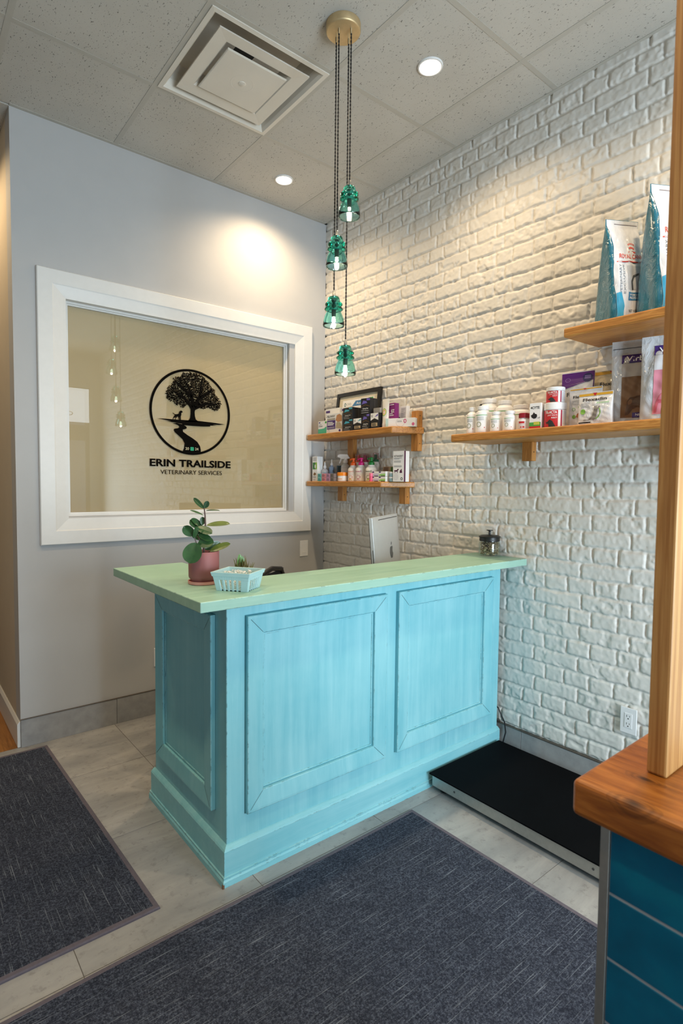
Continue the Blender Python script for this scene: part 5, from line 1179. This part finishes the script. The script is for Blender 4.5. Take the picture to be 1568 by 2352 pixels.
g = Bag('supplement_pouch', 'mid-height white pouch with a tan dog and green leaf, half behind the shortest pouch', 'pouch', -0.160, -2.106, ZR, A90+.04, .146, h=.172, m_=M['film_w'], group=FG, seed=6, **PB)
g.patch(gold, 'mustard_stripe', -.95, .97, .955, .985); g.poly(red, 'red_triangle', [(-.14, .985), (.06, .985), (-.04, .945)]); g.text('Flexadin', ink, -.74, .45, .745, .815, .015)
g.poly(pc('apple_leaf_print', (136, 190, 60)), 'green_leaf', [(-.38, .50), (-.15, .62), (.2, .70), (.3, .50)]); b = MB(); f = g.f(.0016); disc(b, -.64, .46, .11, .045, f, 18, .75); disc(b, -.60, .27, .12, .05, f, 18, 0.0, 2); b.build('green_roundels', pc('mid_green_print', (120, 170, 70)), g.t, fix=False)
g.poly(pc('tan_dog_print', (158, 88, 48)), 'tan_dog_picture', [(-.46, .26), (-.40, .34), (-.30, .36), (-.15, .45), (.3, .46), (.3, .14), (.0, .14), (-.15, .22), (-.20, .12), (-.33, .12), (-.33, .24)], .0020)
g.poly(ink, 'dark_foot_bar', [(-.80, .035), (.0, .035), (.0, .06), (-.80, .06)])
b = MB(); f = g.f(.0016)
for z, xe in ((.68, -.2), (.65, -.3), (.62, -.25), (.585, -.1)): poly(b, [(-.80, z), (xe, z), (xe, z+.014), (-.80, z+.014)], f)
b.build('text_lines', grey, g.t, fix=False)
g = Bag('supplement_pouch', 'shortest white pouch with a mustard stripe and a reaching grey kitten, at the shelf front', 'pouch', -0.228, -2.186, ZR, A90+.02, .146, h=.135, m_=M['film_w'], group=FG, seed=8, **PB)
g.patch(gold, 'mustard_stripe', -.97, .97, .90, .975); g.poly(red, 'red_triangle', [(-.15, .985), (.10, .985), (-.025, .89)]); g.text('Flexadin', ink, -.72, .68, .735, .835, .018); g.text('Advanced', pc('mint_print', (130, 200, 130)), .10, .82, .635, .70)
b = MB(); f = g.f(.0016); disc(b, -.02, .37, .43, .235, f, 36, .965); b.build('thin_grey_ring', grey, g.t, fix=False)
b = MB(); f = g.f(.0019)
arc = [(-.02+.43*math.cos(a), .37+.235*math.sin(a)) for a in np.linspace(-1.3, .6, 16)]; arc2 = [(-.02+.38*math.cos(a), .37+.205*math.sin(a)) for a in np.linspace(.6, -1.3, 16)]
poly(b, arc+arc2, f); disc(b, -.66, .41, .15, .085, f, 18, 0.0, 2); b.build('green_arc', pc('mid_green_print', (120, 170, 70)), g.t, fix=False)
g.poly(pc('silver_tabby_print', (120, 116, 112), var=.35, vs=300), 'kitten_picture', [(-.50, .16), (-.30, .15), (-.10, .25), (-.02, .40), (.02, .50), (.0, .57), (.06, .555), (.14, .57), (.16, .50), (.32, .56), (.36, .54), (.22, .45), (.20, .30), (.14, .16), (.0, .13), (-.06, .18), (-.28, .12), (-.50, .14)], .0024)
g.poly(ink, 'dark_foot_bar', [(-.90, .05), (-.15, .05), (-.15, .085), (-.90, .085)]); b = MB(); f = g.f(.0016)
for z, xe in ((.66, -.3), (.62, -.35), (.58, -.3), (.54, -.3)): poly(b, [(-.82, z), (xe, z), (xe, z+.018), (-.82, z+.018)], f)
b.build('text_lines', grey, g.t, fix=False); g.text('30', ink, -.60, -.46, .12, .165)

VG = 'silvery bags of dog chews on the right shelf'
g = Bag('chew_bag', 'silvery bag with a brown label and dark dog shape beside the pink labelled bag', 'bag', -0.110, -2.290, ZR, A90+.30, .180, .085, .352, M['film_clear'], group=VG, crimp=.84, power=3.0, wr=.004, seed=3)
g.patch(pc('pale_grey_card', (176, 172, 168)), 'label_card', -.52, .9, .07, .74); g.poly(pc('indigo_print', (54, 30, 110)), 'indigo_bar', [(-.55, .725), (.92, .725), (.92, .83), (-.55, .83)], .0020); g.text('Virbac', whitep, -.36, .75, .745, .81, .01, .0046)
g.patch(pc('brown_card_print', (118, 86, 56)), 'brown_panel', -.50, .9, .075, .56, .0019); g.poly(pc('dark_brown_print', (84, 58, 38)), 'dark_dog_shape', [(-.30, .10), (-.24, .26), (-.12, .31), (.3, .33), (.6, .38), (.8, .36), (.8, .2), (.6, .17), (.2, .19), (.0, .17), (-.12, .12), (-.2, .10)], .0030); g.poly(pc('indigo_print', (54, 30, 110)), 'indigo_foot', [(.0, .07), (.9, .07), (.9, .13), (.0, .13)], .0030); g.text('NET WT', whitep, .14, .75, .09, .115, 0, .0048)
g.patch(pc('black_tear_line', (40, 40, 50)), 'tear_line', -.95, .95, .905, .912, .0012)
g = Bag('chew_bag', 'silvery clear bag with a pink label and rose dog shape beside the post', 'bag', -0.155, -2.430, ZR, A90+.26, .180, .085, .338, M['film_clear'], group=VG, crimp=.84, power=3.0, wr=.004, seed=5)
g.patch(pc('white_card', (206, 204, 206)), 'label_card', -.45, .9, .07, .86); g.poly(pc('indigo_print', (54, 30, 110)), 'indigo_bar', [(-.48, .77), (.92, .77), (.92, .885), (-.48, .885)], .0020); g.text('Virbac', whitep, -.30, .80, .80, .86, .01, .0046)
g.patch(pc('dusty_pink_print', (206, 130, 146)), 'pink_panel', -.45, .9, .075, .59, .0019); g.poly(pc('rose_dog_print', (190, 86, 104)), 'rose_dog_shape', [(-.40, .09), (-.32, .22), (-.12, .31), (.3, .35), (.8, .36), (.8, .25), (.3, .22), (.1, .24), (-.02, .16), (-.1, .20), (-.22, .20), (-.3, .09)], .0030); g.poly(pc('indigo_print', (54, 30, 110)), 'indigo_foot', [(-.1, .075), (.9, .075), (.9, .14), (-.1, .14)], .0030); g.text('NET WT', whitep, .04, .7, .095, .12, 0, .0048)

RG = 'tall pet food bags on the topmost shelf'
def kibble(label, x, y, h, seed):
    g = Bag('pet_food_bag', label, 'bag', x, y, ZH, math.radians(-30), .150, .150, h, M['film_teal'], group=RG, crimp=.93, power=5.0, wr=.003, seed=seed)
    edge = lambda v: -0.84 + 0.05*math.sin(v*9+1) - (0.0 if v < .72 else 0.10*min(1, (v-.72)/.2))
    g.patch(M['film_w'], 'white_front', -.9, .965, .005, .995, .0014, edge=edge)
    rr = pc('tomato_red_print', (206, 70, 56)); g.text('ROYAL CANIN', rr, -.55, .92, .60, .645, .015, .0026)
    g.poly(rr, 'red_underline', [(-.72, .570), (.0, .575), (.92, .570), (.92, .558), (.0, .563), (-.72, .560)], .0026)
    f = g.f(.0026); b = MB()
    for k in range(5):
        a = -.5+.25*k; disc(b, .25+.30*math.sin(a), .690+.022*math.cos(a*1.6), .035, .013, f, 10); disc(b, .25+.34*math.sin(a), .725+.028*math.cos(a*1.6), .026, .010, f, 10)
    poly(b, [(.02, .658), (.48, .658), (.46, .672), (.25, .678), (.04, .672)], f); b.build('crown_mark', rr, g.t, fix=False)
    g.vtext('VETERINARY', pc('slate_print', (120, 126, 134)), -.62, -.50, .26, .54, 0, .0026); g.vtext('EXCLUSIVE', pc('slate_print', (120, 126, 134)), -.40, -.30, .26, .54, 0, .0026)
    g.poly(pc('cyan_band_print', (52, 150, 186)), 'cyan_band', [(-.78, .02), (-.45, .02), (-.40, .14), (-.52, .28), (-.84, .26), (-.80, .14)], .0026)
    g.patch(pc('soft_grey_picture', (176, 178, 182), .4), 'dog_picture_panel', -.15, .85, .30, .53, .0022)
    b = MB(); f = g.f(.0030); poly(b, [(.10, .30), (.02, .38), (.20, .44), (.5, .46), (.5, .44), (.26, .42), (.12, .37), (.18, .30)], f); b.build('sketched_dog', pc('charcoal_sketch_print', (70, 72, 74)), g.t, fix=False)
    g.patch(pc('product_blue_print', (48, 116, 160), .4), 'blue_name_plate', -.15, .80, .20, .275, .0024); g.text('HYDROLYZED', whitep, -.08, .70, .240, .262, .01, .0032); g.text('PROTEIN', whitep, -.08, .45, .211, .233, .01, .0032)
    g.text('NET WEIGHT', ink, -.12, .60, .090, .115, 0, .0026); g.text('PESO NETO', ink, -.12, .55, .045, .070, 0, .0026)
    g.patch(pc('thin_dark_tear_line', (130, 122, 124)), 'tear_line', -.5, .9, .955, .962, .0020); return g
kibble('left of the two tall teal sided pet food bags on the topmost shelf', -0.128, -2.222, .440, 1)
kibble('right of the two tall teal sided pet food bags, taller and next to the post', -0.128, -2.396, .515, 7)
